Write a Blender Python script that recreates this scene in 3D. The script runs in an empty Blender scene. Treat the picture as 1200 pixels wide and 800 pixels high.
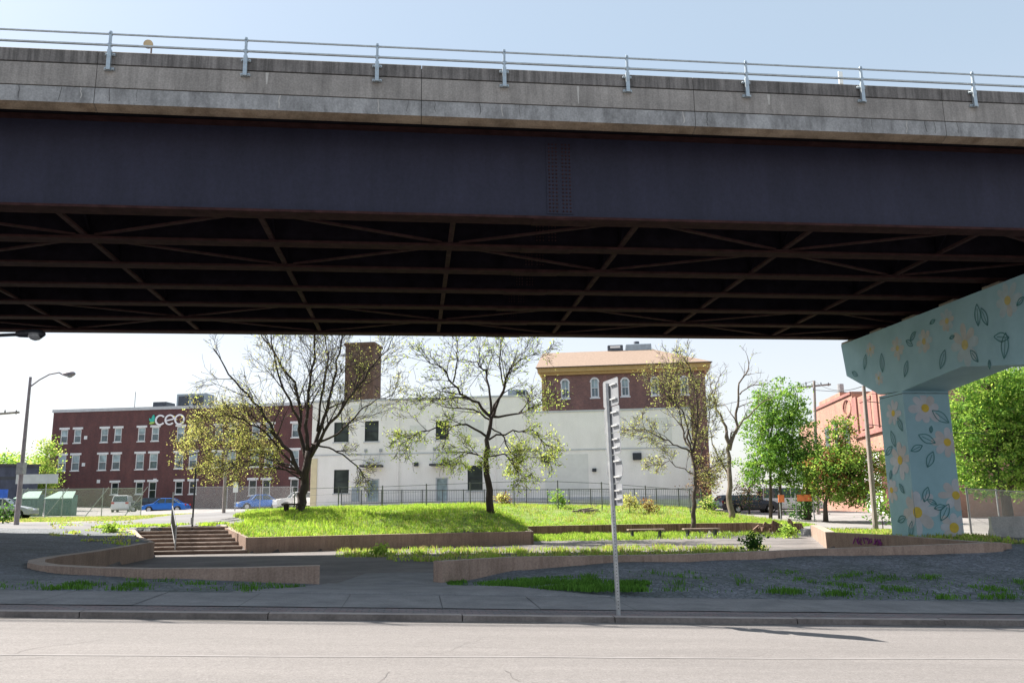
import bpy, math, random
import numpy as np
from mathutils import Vector, Matrix
R = math.radians
sc = bpy.context.scene
COL = sc.collection
# ------------------------------------------------------------------ camera model
F = 1000.0; TH = R(11.14); RO = 0.0134; H = 1.6
PS = R(6.55)                       # direction of the street and the overpass
BA = -math.atan(1000/7560)         # direction of the far building fronts
def ray(px, py):
    x = (px-600)/F; y = (400-py)/F; z = -1
    c, s = math.cos(-RO), math.sin(-RO); x, y = c*x-s*y, s*x+c*y
    a = math.pi/2+TH; c, s = math.cos(a), math.sin(a)
    return (x, c*y-s*z, s*y+c*z)
def pz(px, py, z):
    d = ray(px, py); t = (z-H)/d[2]; return (d[0]*t, d[1]*t, z)
def pD(px, py, D):
    d = ray(px, py); t = D/d[1]; return (d[0]*t, D, H+d[2]*t)
def fr(p, phi):                    # world -> frame turned by phi
    c, s = math.cos(phi), math.sin(phi); return (p[0]*c+p[1]*s, -p[0]*s+p[1]*c, p[2] if len(p) > 2 else 0)
def wo(p, phi):
    c, s = math.cos(phi), math.sin(phi); return (p[0]*c-p[1]*s, p[0]*s+p[1]*c, p[2] if len(p) > 2 else 0)
def pu(px, py, u, phi=PS):
    d = ray(px, py); q = fr(d, phi); t = u/q[0]; return (u, q[1]*t, H+d[2]*t)
def pv(px, py, v, phi=PS):
    d = ray(px, py); q = fr(d, phi); t = v/q[1]; return (q[0]*t, v, H+d[2]*t)

# ------------------------------------------------------------------ materials
def nodes(name):
    m = bpy.data.materials.new(name); m.use_nodes = True
    nt = m.node_tree; return m, nt, nt.nodes['Principled BSDF']
def coords(nt, scale=(1, 1, 1)):
    tc = nt.nodes.new('ShaderNodeTexCoord'); mp = nt.nodes.new('ShaderNodeMapping')
    mp.inputs['Scale'].default_value = scale; nt.links.new(tc.outputs['Object'], mp.inputs['Vector']); return mp.outputs['Vector']
def noise(nt, vec, scale, detail=4, rough=.6):
    n = nt.nodes.new('ShaderNodeTexNoise'); n.inputs['Scale'].default_value = scale
    n.inputs['Detail'].default_value = detail; n.inputs['Roughness'].default_value = rough
    nt.links.new(vec, n.inputs['Vector']); return n.outputs['Fac']
def ramp(nt, fac, stops):
    r = nt.nodes.new('ShaderNodeValToRGB'); nt.links.new(fac, r.inputs['Fac'])
    el = r.color_ramp.elements
    while len(el) < len(stops): el.new(.5)
    for e, (p, c) in zip(el, stops): e.position = p; e.color = (c[0], c[1], c[2], 1)
    return r.outputs['Color']
def mul(nt, a, b, fac=1.0, mode='MULTIPLY'):
    m = nt.nodes.new('ShaderNodeMix'); m.data_type = 'RGBA'; m.blend_type = mode
    if isinstance(fac, float): m.inputs[0].default_value = fac
    else: nt.links.new(fac, m.inputs[0])
    for i, x in ((6, a), (7, b)):
        if isinstance(x, tuple): m.inputs[i].default_value = (*x, 1)
        else: nt.links.new(x, m.inputs[i])
    return m.outputs[2]
def bump(nt, bs, h, strength=.3, dist=.02):
    b = nt.nodes.new('ShaderNodeBump'); b.inputs['Strength'].default_value = strength; b.inputs['Distance'].default_value = dist
    nt.links.new(h, b.inputs['Height']); nt.links.new(b.outputs['Normal'], bs.inputs['Normal'])
def sc3(c, k): return tuple(min(1, x*k) for x in c)
def plain(name, c, rough=.7, metal=0, var=.25, scale=3.0, stretch=(1, 1, 1), bmp=0, fine=30, spec=None):
    m, nt, bs = nodes(name); v = coords(nt, stretch)
    f = noise(nt, v, scale); col = ramp(nt, f, [(.3, sc3(c, 1-var)), (.7, sc3(c, 1+var))])
    nt.links.new(col, bs.inputs['Base Color']); bs.inputs['Roughness'].default_value = rough; bs.inputs['Metallic'].default_value = metal
    if spec is not None: bs.inputs['Specular IOR Level'].default_value = spec
    if bmp: bump(nt, bs, noise(nt, coords(nt), fine), bmp)
    return m
def streaky(name, c, var=.3, sx=2.2, sz=.22, dark=(.35, .35, .35), cov=.45, rough=.85):
    m, nt, bs = nodes(name)
    a = noise(nt, coords(nt, (sx, sx, sz)), 2.0, 5, .65)
    b = noise(nt, coords(nt), 1.1, 5, .6); g = noise(nt, coords(nt), 25, 3, .6)
    col = ramp(nt, b, [(.3, sc3(c, 1-var)), (.72, sc3(c, 1+var))])
    col = mul(nt, col, ramp(nt, a, [(cov-.1, dark), (cov+.15, (1, 1, 1))]))
    col = mul(nt, col, ramp(nt, g, [(.3, (.8, .8, .8)), (.7, (1.15, 1.15, 1.15))]))
    nt.links.new(col, bs.inputs['Base Color']); bs.inputs['Roughness'].default_value = rough
    bump(nt, bs, g, .25, .01); return m
def brickm(name, c1, c2, mort, scale=1.0):
    m, nt, bs = nodes(name)
    tc = nt.nodes.new('ShaderNodeTexCoord'); sp = nt.nodes.new('ShaderNodeSeparateXYZ'); nt.links.new(tc.outputs['Object'], sp.inputs[0])
    ad = nt.nodes.new('ShaderNodeMath'); ad.operation = 'ADD'; nt.links.new(sp.outputs[0], ad.inputs[0]); nt.links.new(sp.outputs[1], ad.inputs[1])
    cb = nt.nodes.new('ShaderNodeCombineXYZ'); nt.links.new(ad.outputs[0], cb.inputs[0]); nt.links.new(sp.outputs[2], cb.inputs[1])
    b = nt.nodes.new('ShaderNodeTexBrick'); nt.links.new(cb.outputs[0], b.inputs['Vector'])
    b.inputs['Color1'].default_value = (*c1, 1); b.inputs['Color2'].default_value = (*c2, 1); b.inputs['Mortar'].default_value = (*mort, 1)
    b.inputs['Scale'].default_value = scale; b.inputs['Brick Width'].default_value = .22; b.inputs['Row Height'].default_value = .075; b.inputs['Mortar Size'].default_value = .01
    n = noise(nt, coords(nt, (1, 1, .4)), .8, 6, .7)
    col = mul(nt, b.outputs['Color'], ramp(nt, n, [(.3, (.68, .68, .72)), (.7, (1.2, 1.15, 1.1))]))
    n2 = noise(nt, coords(nt, (1, 1, 3)), 4, 4, .8)
    col = mul(nt, col, ramp(nt, n2, [(.35, (.8, .8, .8)), (.65, (1.15, 1.15, 1.15))]))
    nt.links.new(col, bs.inputs['Base Color']); bs.inputs['Roughness'].default_value = .9; return m
def leafm(name, c, tr=.5, var=.3):
    m = bpy.data.materials.new(name); m.use_nodes = True; nt = m.node_tree; nt.nodes.clear()
    out = nt.nodes.new('ShaderNodeOutputMaterial'); d = nt.nodes.new('ShaderNodeBsdfDiffuse'); t = nt.nodes.new('ShaderNodeBsdfTranslucent')
    mx = nt.nodes.new('ShaderNodeMixShader'); mx.inputs[0].default_value = tr
    n = noise(nt, coords(nt), 2.5, 3, .7)
    col = ramp(nt, n, [(.3, sc3(c, 1-var)), (.7, sc3(c, 1+var))])
    nt.links.new(col, d.inputs[0]); nt.links.new(mul(nt, col, (1.25, 1.3, .75)), t.inputs[0])
    nt.links.new(d.outputs[0], mx.inputs[1]); nt.links.new(t.outputs[0], mx.inputs[2]); nt.links.new(mx.outputs[0], out.inputs[0]); return m
def glassm(name, c, rough=.08, spec=.6):
    m, nt, bs = nodes(name); n = noise(nt, coords(nt, (1, 1, 1)), .9, 3)
    nt.links.new(ramp(nt, n, [(.35, sc3(c, .6)), (.65, sc3(c, 1.4))]), bs.inputs['Base Color'])
    bs.inputs['Roughness'].default_value = rough; bs.inputs['Specular IOR Level'].default_value = spec; return m

M = {}
def mk():
    # road asphalt
    m, nt, bs = nodes('road_asphalt')
    a = noise(nt, coords(nt), 45, 3, .8); b = noise(nt, coords(nt, (.12, 1.2, 1)), 1.0, 5, .65); g = noise(nt, coords(nt), 12, 4, .8)
    c = ramp(nt, a, [(.3, (.125, .113, .108)), (.7, (.235, .22, .212))])
    c = mul(nt, c, ramp(nt, b, [(.3, (.84, .84, .84)), (.7, (1.08, 1.08, 1.08))]))
    c = mul(nt, c, ramp(nt, g, [(.25, (.84, .84, .84)), (.75, (1.12, 1.12, 1.12))]))
    nt.links.new(c, bs.inputs['Base Color']); bs.inputs['Roughness'].default_value = .93; bump(nt, bs, a, .35, .01); M['road'] = m
    M['crack'] = plain('crack_dark', (.12, .11, .105), .95); M['grit'] = plain('gutter_grit', (.12, .11, .10), .95, 0, .4, 9, (1, 2, 1), .4); M['tar'] = plain('tar_seam', (.225, .21, .205), .9, 0, .25, 6, (.4, 3, 1))
    M['tard'] = plain('tar_patch', (.1, .1, .1), .9, 0, .3, 6)
    # sidewalk concrete
    m, nt, bs = nodes('sidewalk_concrete')
    a = noise(nt, coords(nt), 30, 3, .7); b = noise(nt, coords(nt), 1.4, 6, .7)
    c = ramp(nt, b, [(.3, (.135, .135, .14)), (.7, (.24, .235, .235))]); c = mul(nt, c, ramp(nt, a, [(.3, (.8, .8, .8)), (.7, (1.15, 1.15, 1.15))]))
    nt.links.new(c, bs.inputs['Base Color']); bs.inputs['Roughness'].default_value = .9; bump(nt, bs, a, .3, .01); M['walk'] = m
    # granite kerb
    M['kerbtop'] = plain('pale_kerb_top', (.30, .26, .24), .85, 0, .2, 3); M['kerb'] = streaky('kerb_granite', (.20, .17, .155), .3, .7, .7, (.55, .55, .55), .4)  # top faces paler than the kerb sides
    # brick pavers strip
    m, nt, bs = nodes('brick_pavers')
    b = nt.nodes.new('ShaderNodeTexBrick'); nt.links.new(coords(nt), b.inputs['Vector'])
    b.inputs['Color1'].default_value = (.20, .14, .14, 1); b.inputs['Color2'].default_value = (.165, .155, .16, 1); b.inputs['Mortar'].default_value = (.09, .095, .095, 1)
    b.inputs['Scale'].default_value = 1; b.inputs['Brick Width'].default_value = .22; b.inputs['Row Height'].default_value = .11; b.inputs['Mortar Size'].default_value = .012
    n = noise(nt, coords(nt, (.5, 1, 1)), 1.5, 5, .7)
    c = mul(nt, b.outputs['Color'], ramp(nt, n, [(.3, (.6, .65, .65)), (.7, (1.25, 1.2, 1.2))]))
    nt.links.new(c, bs.inputs['Base Color']); bs.inputs['Roughness'].default_value = .9; bump(nt, bs, b.outputs['Fac'], -.4, .01); M['paver'] = m
    # cobbles
    m, nt, bs = nodes('cobblestones')
    vo = nt.nodes.new('ShaderNodeTexVoronoi'); vo.feature = 'DISTANCE_TO_EDGE'; vo.inputs['Scale'].default_value = 9.5; nt.links.new(coords(nt, (1, 1.25, 0)), vo.inputs['Vector'])
    vc = nt.nodes.new('ShaderNodeTexVoronoi'); vc.inputs['Scale'].default_value = 9.5; nt.links.new(coords(nt, (1, 1.25, 0)), vc.inputs['Vector'])
    c = ramp(nt, vo.outputs['Distance'], [(.02, (.08, .09, .095)), (.16, (.175, .19, .22))])
    hs = nt.nodes.new('ShaderNodeSeparateColor'); nt.links.new(vc.outputs['Color'], hs.inputs[0])
    c = mul(nt, c, ramp(nt, hs.outputs[0], [(0, (.7, .7, .72)), (1, (1.3, 1.28, 1.26))]))
    n = noise(nt, coords(nt), .6, 6, .7); c = mul(nt, c, ramp(nt, n, [(.35, (.62, .68, .6)), (.6, (1.08, 1.06, 1.06))]))
    nt.links.new(c, bs.inputs['Base Color']); bs.inputs['Roughness'].default_value = .85; bump(nt, bs, vo.outputs['Distance'], .7, .06); M['cobble'] = m
    # plaza paving
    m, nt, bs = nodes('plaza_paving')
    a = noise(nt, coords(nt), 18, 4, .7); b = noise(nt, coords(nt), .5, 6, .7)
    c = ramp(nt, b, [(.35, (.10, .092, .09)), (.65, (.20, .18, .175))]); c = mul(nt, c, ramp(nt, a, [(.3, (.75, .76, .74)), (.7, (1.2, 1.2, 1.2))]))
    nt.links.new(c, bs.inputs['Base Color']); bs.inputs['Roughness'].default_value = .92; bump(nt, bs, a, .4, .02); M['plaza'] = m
    # soil under grass
    m, nt, bs = nodes('grass_ground')
    b = noise(nt, coords(nt), 1.2, 6, .75); a = noise(nt, coords(nt), 14, 4, .8)
    c = ramp(nt, b, [(.3, (.12, .20, .03)), (.5, (.18, .27, .045)), (.68, (.30, .28, .12))]); c = mul(nt, c, ramp(nt, a, [(.3, (.6, .6, .6)), (.7, (1.3, 1.3, 1.3))]))
    nt.links.new(c, bs.inputs['Base Color']); bs.inputs['Roughness'].default_value = 1; bump(nt, bs, a, .8, .08); M['soil'] = m
    M['dirt'] = plain('dry_dirt', (.27, .23, .19), .95, 0, .35, 2, bmp=.5)
    M['lot'] = plain('lot_asphalt', (.24, .225, .215), .93, 0, .2, .4, bmp=.2)
    M['road2'] = plain('side_road_asphalt', (.17, .165, .165), .93, 0, .2, .5, (.3, 1, 1), bmp=.2)
    M['pinkwalk'] = plain('far_pavement', (.3, .25, .23), .93, 0, .2, 1)
    # bridge
    M['conc'] = streaky('parapet_concrete', (.29, .275, .26), .2, 3.6, .25, (.74, .74, .74), .44)
    M['conctop'] = streaky('parapet_stained', (.20, .19, .185), .3, 4.5, .3, (.5, .5, .5), .48)
    M['concband'] = streaky('slab_edge_concrete', (.31, .315, .32), .2, 1.6, .5, (.55, .55, .55), .42)
    M['soffit'] = streaky('soffit_stained', (.30, .235, .17), .3, 1.0, 1.0, (.55, .5, .45), .42)
    M['lime'] = plain('lime_run', (.42, .41, .39), .9, 0, .2, 5); M['groove'] = plain('joint_dark', (.04, .04, .04), .95)
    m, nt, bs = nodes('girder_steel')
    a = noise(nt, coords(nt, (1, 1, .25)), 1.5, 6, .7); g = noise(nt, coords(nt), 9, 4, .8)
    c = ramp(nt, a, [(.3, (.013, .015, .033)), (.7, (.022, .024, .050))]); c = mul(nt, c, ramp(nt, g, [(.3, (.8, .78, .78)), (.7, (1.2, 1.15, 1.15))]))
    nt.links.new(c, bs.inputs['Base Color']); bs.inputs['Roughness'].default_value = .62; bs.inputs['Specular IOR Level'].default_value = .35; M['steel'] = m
    M['steelin'] = plain('shade_toned_inner_steel', (.012, .010, .015), .85, 0, .4, 2, spec=.05); M['rust'] = plain('brace_steel', (.052, .028, .028), .85, 0, .35, 4, spec=.08)  # steelin: darker copy of girder steel, shade under the deck put into its colour
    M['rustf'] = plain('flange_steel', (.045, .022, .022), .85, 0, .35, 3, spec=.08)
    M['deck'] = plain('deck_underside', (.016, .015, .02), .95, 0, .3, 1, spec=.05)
    M['galv'] = plain('galvanised_rail', (.42, .47, .50), .35, .7, .15, 8)
    M['galvd'] = plain('galvanised_dull', (.36, .37, .38), .5, .5, .2, 8)
    # pier paint
    m, nt, bs = nodes('pier_blue_paint')
    a = noise(nt, coords(nt), .9, 5, .6); g = noise(nt, coords(nt), 40, 3, .7)
    c = ramp(nt, a, [(.3, (.29, .48, .56)), (.7, (.36, .57, .66))]); c = mul(nt, c, ramp(nt, g, [(.3, (.93, .93, .93)), (.7, (1.04, 1.04, 1.04))]))
    nt.links.new(c, bs.inputs['Base Color']); bs.inputs['Roughness'].default_value = .75; bump(nt, bs, g, .15, .01); M['blue'] = m
    M['petal'] = plain('petal_paint', (.54, .56, .62), .75, 0, .08, 3); M['petal2'] = plain('petal_pink_paint', (.53, .51, .52), .75, 0, .08, 3)
    M['petalf'] = plain('faded_petal_paint', (.42, .53, .59), .75, 0, .08, 3); M['petalw'] = plain('faded_cream_petal_paint', (.48, .50, .50), .75, 0, .08, 3); M['yolkf'] = plain('faded_yellow_paint', (.56, .48, .20), .7, 0, .12, 5); M['yolk'] = plain('flower_centre_paint', (.66, .47, .06), .7, 0, .12, 5); M['leafp'] = plain('leaf_line_paint', (.07, .22, .24), .7, 0, .2, 3)
    M['leaffill'] = plain('leaf_fill_paint', (.2, .42, .46), .75, 0, .1, 3)
    M['pedestal'] = plain('pedestal_concrete', (.32, .27, .22), .9, 0, .2, 3)
    # walls
    M['wall'] = streaky('retaining_wall_concrete', (.33, .235, .185), .2, 5, .5, (.78, .75, .73), .42)
    M['wallcap'] = streaky('wall_cap_concrete', (.42, .33, .27), .2, 2, 2, (.7, .68, .66), .4)
    M['walltimber'] = streaky('weathered_plank_wall', (.3, .19, .14), .3, 9, .4, (.4, .35, .33), .48)
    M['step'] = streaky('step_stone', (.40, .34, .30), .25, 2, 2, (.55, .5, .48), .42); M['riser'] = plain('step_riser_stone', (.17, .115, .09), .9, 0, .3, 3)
    M['graf'] = plain('graffiti_paint', (.25, .03, .22), .7)
    # buildings
    M['brickA'] = brickm('dark_red_brick', (.16, .052, .05), (.11, .04, .043), (.12, .09, .085))
    M['brickB'] = brickm('mottled_brick', (.26, .125, .10), (.17, .085, .08), (.28, .2, .18))
    M['brickC'] = brickm('brown_tower_brick', (.14, .08, .05), (.09, .055, .04), (.12, .09, .07))
    M['brickP'] = brickm('pink_brick', (.42, .21, .14), (.33, .16, .11), (.42, .3, .25)); M['brickR'] = brickm('red_brick_trim', (.38, .16, .13), (.32, .12, .1), (.3, .2, .18))
    M['white'] = streaky('white_painted_wall', (.88, .84, .81), .03, .5, .12, (.93, .93, .92), .42)
    M['whitepatch'] = plain('repainted_white', (.70, .69, .66), .8, 0, .06, 1.5); M['cream'] = plain('cream_paint', (.68, .58, .38), .8, 0, .08, 2); M['whitetrim'] = plain('white_trim', (.74, .74, .74), .6, 0, .08, 3)
    M['cornice'] = plain('ochre_cornice', (.50, .33, .13), .7, 0, .12, 2); M['roofs'] = plain('tan_shingles', (.25, .18, .135), .95, 0, .2, 5, (1, 1, 4), .4)
    M['roofdark'] = plain('dark_roofing', (.06, .06, .065), .9); M['greytrim'] = plain('pale_grey_coping', (.50, .51, .53), .7, 0, .1, 2)
    M['glass'] = glassm('window_glass', (.09, .13, .15)); M['glassl'] = glassm('window_glass_blind', (.30, .38, .40), .3, .4); M['glassd'] = glassm('window_glass_dark', (.025, .035, .035), .08, .4)
    M['screen'] = glassm('dark_green_window', (.04, .05, .045), .35, .25)
    M['hvac'] = plain('hvac_metal', (.33, .38, .42), .5, .4, .15, 2); M['louvre'] = plain('dark_louvre', (.07, .08, .10), .6)
    M['signw'] = plain('sign_white', (.85, .83, .86), .5, 0, .03); M['signteal'] = plain('sign_teal', (.03, .42, .33), .5, 0, .1); M['signgreen'] = plain('sign_green', (.35, .55, .12), .5, 0, .1)
    M['bluebox'] = streaky('blue_grey_cladding', (.075, .085, .12), .2, .8, .3, (.7, .7, .7), .4); M['maroon'] = plain('maroon_siding', (.10, .022, .028), .8, 0, .2, 1)
    M['green'] = plain('green_container_paint', (.03, .12, .10), .6, 0, .2, 2); M['greentop'] = plain('pale_green_tarp', (.17, .30, .24), .7, 0, .08, 2)
    M['pole'] = streaky('wooden_pole', (.33, .28, .26), .2, 8, .5, (.6, .6, .6), .42); M['lamppole'] = plain('lamp_pole_paint', (.30, .27, .29), .6, .2, .2, 4); M['darkmetal'] = plain('dark_metal', (.03, .035, .045), .5, .2, .2, 4)
    M['lampglass'] = glassm('lamp_lens', (.35, .36, .38), .2, .6); M['fencedark'] = plain('dark_fence_paint', (.09, .095, .10), .6, .1, .2, 3)
    M['wire'] = plain('cable_black', (.05, .05, .05), .7); M['alu'] = plain('sign_aluminium', (.33, .34, .36), .45, .5, .12, 5); M['alul'] = plain('sign_clip', (.7, .7, .7), .35, .6, .1, 5)
    M['orange'] = plain('orange_sheeting', (.75, .2, .06), .6); M['bluesign'] = plain('blue_sign', (.03, .12, .7), .5); M['white2'] = plain('white_board', (.8, .8, .8), .6, 0, .03)
    M['tan'] = plain('tan_disc', (.5, .38, .22), .6); M['lite'] = plain('white_marker', (.88, .9, .86), .5, 0, .02)
    M['barrier'] = streaky('barrier_concrete', (.5, .48, .46), .12, 2, .5, (.75, .75, .75), .4)
    # chain link
    m = bpy.data.materials.new('chain_link'); m.use_nodes = True; nt = m.node_tree; nt.nodes.clear()
    out = nt.nodes.new('ShaderNodeOutputMaterial'); pr = nt.nodes.new('ShaderNodeBsdfPrincipled'); tr = nt.nodes.new('ShaderNodeBsdfTransparent'); mx = nt.nodes.new('ShaderNodeMixShader')
    pr.inputs['Base Color'].default_value = (.5, .52, .5, 1); pr.inputs['Roughness'].default_value = .6
    tc = nt.nodes.new('ShaderNodeTexCoord'); sp = nt.nodes.new('ShaderNodeSeparateXYZ'); nt.links.new(tc.outputs['Object'], sp.inputs[0])
    def mth(op, a, b=None, v=None):
        q = nt.nodes.new('ShaderNodeMath'); q.operation = op
        nt.links.new(a, q.inputs[0])
        if b is not None: nt.links.new(b, q.inputs[1])
        if v is not None: q.inputs[1].default_value = v
        return q.outputs[0]
    hx = mth('ADD', sp.outputs[0], sp.outputs[1])
    def diag(op):
        s = mth(op, hx, sp.outputs[2]); s = mth('MULTIPLY', s, v=14.0); s = mth('FRACT', s); return mth('LESS_THAN', s, v=.15)
    fac = mth('MAXIMUM', diag('ADD'), diag('SUBTRACT'))
    nt.links.new(fac, mx.inputs[0]); nt.links.new(tr.outputs[0], mx.inputs[1]); nt.links.new(pr.outputs[0], mx.inputs[2]); nt.links.new(mx.outputs[0], out.inputs[0]); M['link'] = m
    # vegetation
    M['bark'] = streaky('grey_bark', (.11, .085, .07), .3, 6, .8, (.5, .5, .5), .45); M['barkd'] = streaky('dark_bark', (.065, .048, .042), .3, 6, .8, (.5, .5, .5), .45); M['barkl'] = streaky('pale_bark', (.2, .16, .13), .3, 6, .8, (.55, .5, .5), .45)
    M['lf_yellow'] = leafm('young_yellow_leaves', (.52, .52, .24), .55); M['lf_olive'] = leafm('olive_buds', (.42, .36, .19), .5)
    M['lf_spring'] = leafm('pale_spring_leaves', (.50, .55, .20), .55); M['lf_lime'] = leafm('lime_leaves', (.42, .54, .15), .55); M['lf_green'] = leafm('green_leaves', (.13, .25, .065), .5); M['lf_dark'] = leafm('dark_green_leaves', (.045, .11, .035), .35)
    M['lf_bright'] = leafm('bright_green_leaves', (.26, .40, .09), .5); M['lf_rust'] = leafm('russet_leaves', (.25, .12, .06), .4); M['lf_pur'] = leafm('purple_brown_buds', (.36, .25, .19), .4)
    M['gr1'] = leafm('grass_blade_lime', (.37, .50, .10), .5); M['gr2'] = leafm('grass_blade_green', (.24, .38, .075), .45); M['gr3'] = leafm('grass_blade_straw', (.46, .42, .2), .4); M['gr5'] = leafm('moss_green', (.13, .27, .05), .35); M['gr4'] = leafm('weed_green', (.08, .18, .035), .4)
    # cars
    for n, c, r_, me in (('carblue', (.02, .14, .5), .25, .2), ('cardark', (.035, .035, .045), .25, .2), ('carwhite', (.68, .68, .68), .3, 0), ('carsilver', (.38, .39, .42), .3, .5), ('carlight', (.5, .5, .5), .3, .3)):
        M[n] = plain(n+'_paint', c, r_, me, .05, 2)
    M['tyre'] = plain('tyre_rubber', (.02, .02, .02), .85); M['rim'] = plain('wheel_rim', (.5, .5, .52), .35, .7, .1); M['carglass'] = glassm('car_glass', (.03, .05, .06), .05, .8)
    M['hl'] = plain('headlight_lens', (.75, .75, .75), .15, 0, .03); M['tl'] = plain('tail_light', (.45, .02, .02), .25, 0, .05); M['plastic'] = plain('black_plastic', (.03, .03, .03), .7)
mk()

# ------------------------------------------------------------------ mesh builder
class Root:
    pass
def empty(name, o=(0, 0, 0), phi=0, label=None, cat=None, group=None, kind=None):
    e = bpy.data.objects.new(name, None); COL.objects.link(e)
    e.empty_display_size = .2
    e.location = wo(o, phi); e.rotation_euler = (0, 0, phi); e['_ox'] = o[0]; e['_oy'] = o[1]; e['_oz'] = o[2]
    tag(e, label, cat, group, kind); return e
def tag(e, label=None, cat=None, group=None, kind=None):
    if label: e['label'] = label
    if cat: e['category'] = cat
    if group: e['group'] = group
    if kind: e['kind'] = kind
    return e
class MB:
    def __init__(s): s.v = []; s.f = []; s.m = []
    def add(s, vs, fs, m=0):
        b = len(s.v); s.v += [tuple(x) for x in vs]; s.f += [tuple(b+i for i in f) for f in fs]; s.m += [m]*len(fs); return s
    def box(s, x0, x1, y0, y1, z0, z1, m=0):
        if x0 > x1: x0, x1 = x1, x0
        if y0 > y1: y0, y1 = y1, y0
        return s.add([(x0, y0, z0), (x1, y0, z0), (x1, y1, z0), (x0, y1, z0), (x0, y0, z1), (x1, y0, z1), (x1, y1, z1), (x0, y1, z1)],
                     [(0, 3, 2, 1), (4, 5, 6, 7), (0, 1, 5, 4), (1, 2, 6, 5), (2, 3, 7, 6), (3, 0, 4, 7)], m)
    def quad(s, a, b, c, d, m=0): return s.add([a, b, c, d], [(0, 1, 2, 3)], m)
    def prism(s, poly, ax, a0, a1, m=0):           # extrude a 2-D polygon along axis ax
        n = len(poly)
        def P(p, a):
            return (a, p[0], p[1]) if ax == 0 else ((p[0], a, p[1]) if ax == 1 else (p[0], p[1], a))
        vs = [P(p, a0) for p in poly]+[P(p, a1) for p in poly]
        fs = [tuple(range(n))[::-1], tuple(range(n, 2*n))]+[(i, (i+1) % n, n+(i+1) % n, n+i) for i in range(n)]
        return s.add(vs, fs, m)
    def tube(s, p0, p1, r0, r1=None, n=8, m=0, cap=True):
        r1 = r0 if r1 is None else r1
        p0 = Vector(p0); p1 = Vector(p1); d = (p1-p0)
        if d.length < 1e-6: return s
        d.normalize(); a = Vector((0, 0, 1)) if abs(d.z) < .9 else Vector((1, 0, 0)); x = d.cross(a).normalized(); y = d.cross(x)
        vs = []
        for p, r in ((p0, r0), (p1, r1)):
            for i in range(n):
                t = 2*math.pi*i/n; vs.append(p+x*(r*math.cos(t))+y*(r*math.sin(t)))
        fs = [(i, (i+1) % n, n+(i+1) % n, n+i) for i in range(n)]
        if cap: fs += [tuple(range(n))[::-1], tuple(range(n, 2*n))]
        return s.add(vs, fs, m)
    def path(s, pts, rs, n=6, m=0):
        pts = [Vector(p) for p in pts]; k = len(pts); vs = []; 
        a = None
        for i, p in enumerate(pts):
            d = (pts[min(i+1, k-1)]-pts[max(i-1, 0)])
            if d.length < 1e-7: d = Vector((0, 0, 1))
            d.normalize()
            if a is None: a = Vector((0, 0, 1)) if abs(d.z) < .9 else Vector((1, 0, 0)); a = d.cross(a).normalized()
            else:
                a = a-d*a.dot(d); a = a.normalized() if a.length > 1e-5 else d.orthogonal().normalized()
            y = d.cross(a)
            for j in range(n):
                t = 2*math.pi*j/n; vs.append(p+a*(rs[i]*math.cos(t))+y*(rs[i]*math.sin(t)))
        fs = [(i*n+j, i*n+(j+1) % n, (i+1)*n+(j+1) % n, (i+1)*n+j) for i in range(k-1) for j in range(n)]
        fs += [tuple(range(n))[::-1], tuple((k-1)*n+j for j in range(n))]
        return s.add(vs, fs, m)
    def beam(s, p0, p1, w, h, m=0):                # rectangular bar, w across, h upright
        p0 = Vector(p0); p1 = Vector(p1); d = (p1-p0).normalized(); up = Vector((0, 0, 1)) if abs(d.z) < .95 else Vector((0, 1, 0))
        x = d.cross(up).normalized()*(w/2); y = x.cross(d).normalized()*(h/2)
        vs = [p+a*x+b*y for p in (p0, p1) for a, b in ((-1, -1), (1, -1), (1, 1), (-1, 1))]
        return s.add(vs, [(0, 3, 2, 1), (4, 5, 6, 7), (0, 1, 5, 4), (1, 2, 6, 5), (2, 3, 7, 6), (3, 0, 4, 7)], m)
    def wallpath(s, pts, th, z0s, m=0, mc=1, cap=.0, over=.02):   # pts = (x,y,ztop); solid wall following a polyline
        k = len(pts); L = []
        for i, p in enumerate(pts):
            a = Vector(pts[max(i-1, 0)][:2]); b = Vector(pts[min(i+1, k-1)][:2]); d = (b-a).normalized(); nrm = Vector((-d.y, d.x))*th/2
            L.append(((p[0]-nrm.x, p[1]-nrm.y), (p[0]+nrm.x, p[1]+nrm.y), p[2]))
        for i in range(k-1):
            (a0, b0, t0), (a1, b1, t1) = L[i], L[i+1]
            zz0 = z0s if not isinstance(z0s, (list, tuple)) else z0s[i]; zz1 = z0s if not isinstance(z0s, (list, tuple)) else z0s[i+1]
            s.quad((*a0, zz0), (*a1, zz1), (*a1, t1), (*a0, t0), m); s.quad((*b1, zz1), (*b0, zz0), (*b0, t0), (*b1, t1), m)
            s.quad((*a0, t0), (*a1, t1), (*b1, t1), (*b0, t0), mc)
            if i == 0: s.quad((*b0, zz0), (*a0, zz0), (*a0, t0), (*b0, t0), m)
            if i == k-2: s.quad((*a1, zz1), (*b1, zz1), (*b1, t1), (*a1, t1), m)
        return s
    def build(s, name, mats, parent=None, o=None, phi=0, smooth=False, bevel=0, label=None):
        if not isinstance(mats, (list, tuple)): mats = [mats]
        if parent is not None: o = (parent['_ox'], parent['_oy'], parent['_oz']) if '_ox' in parent else (0, 0, 0)
        elif o is None: o = (0, 0, 0)
        me = bpy.data.meshes.new(name)
        me.from_pydata([(x-o[0], y-o[1], z-o[2]) for x, y, z in s.v], [], s.f)
        for m in mats: me.materials.append(M[m] if isinstance(m, str) else m)
        me.polygons.foreach_set('material_index', s.m)
        if smooth: me.polygons.foreach_set('use_smooth', [True]*len(s.f))
        me.update()
        ob = bpy.data.objects.new(name, me); COL.objects.link(ob)
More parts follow.
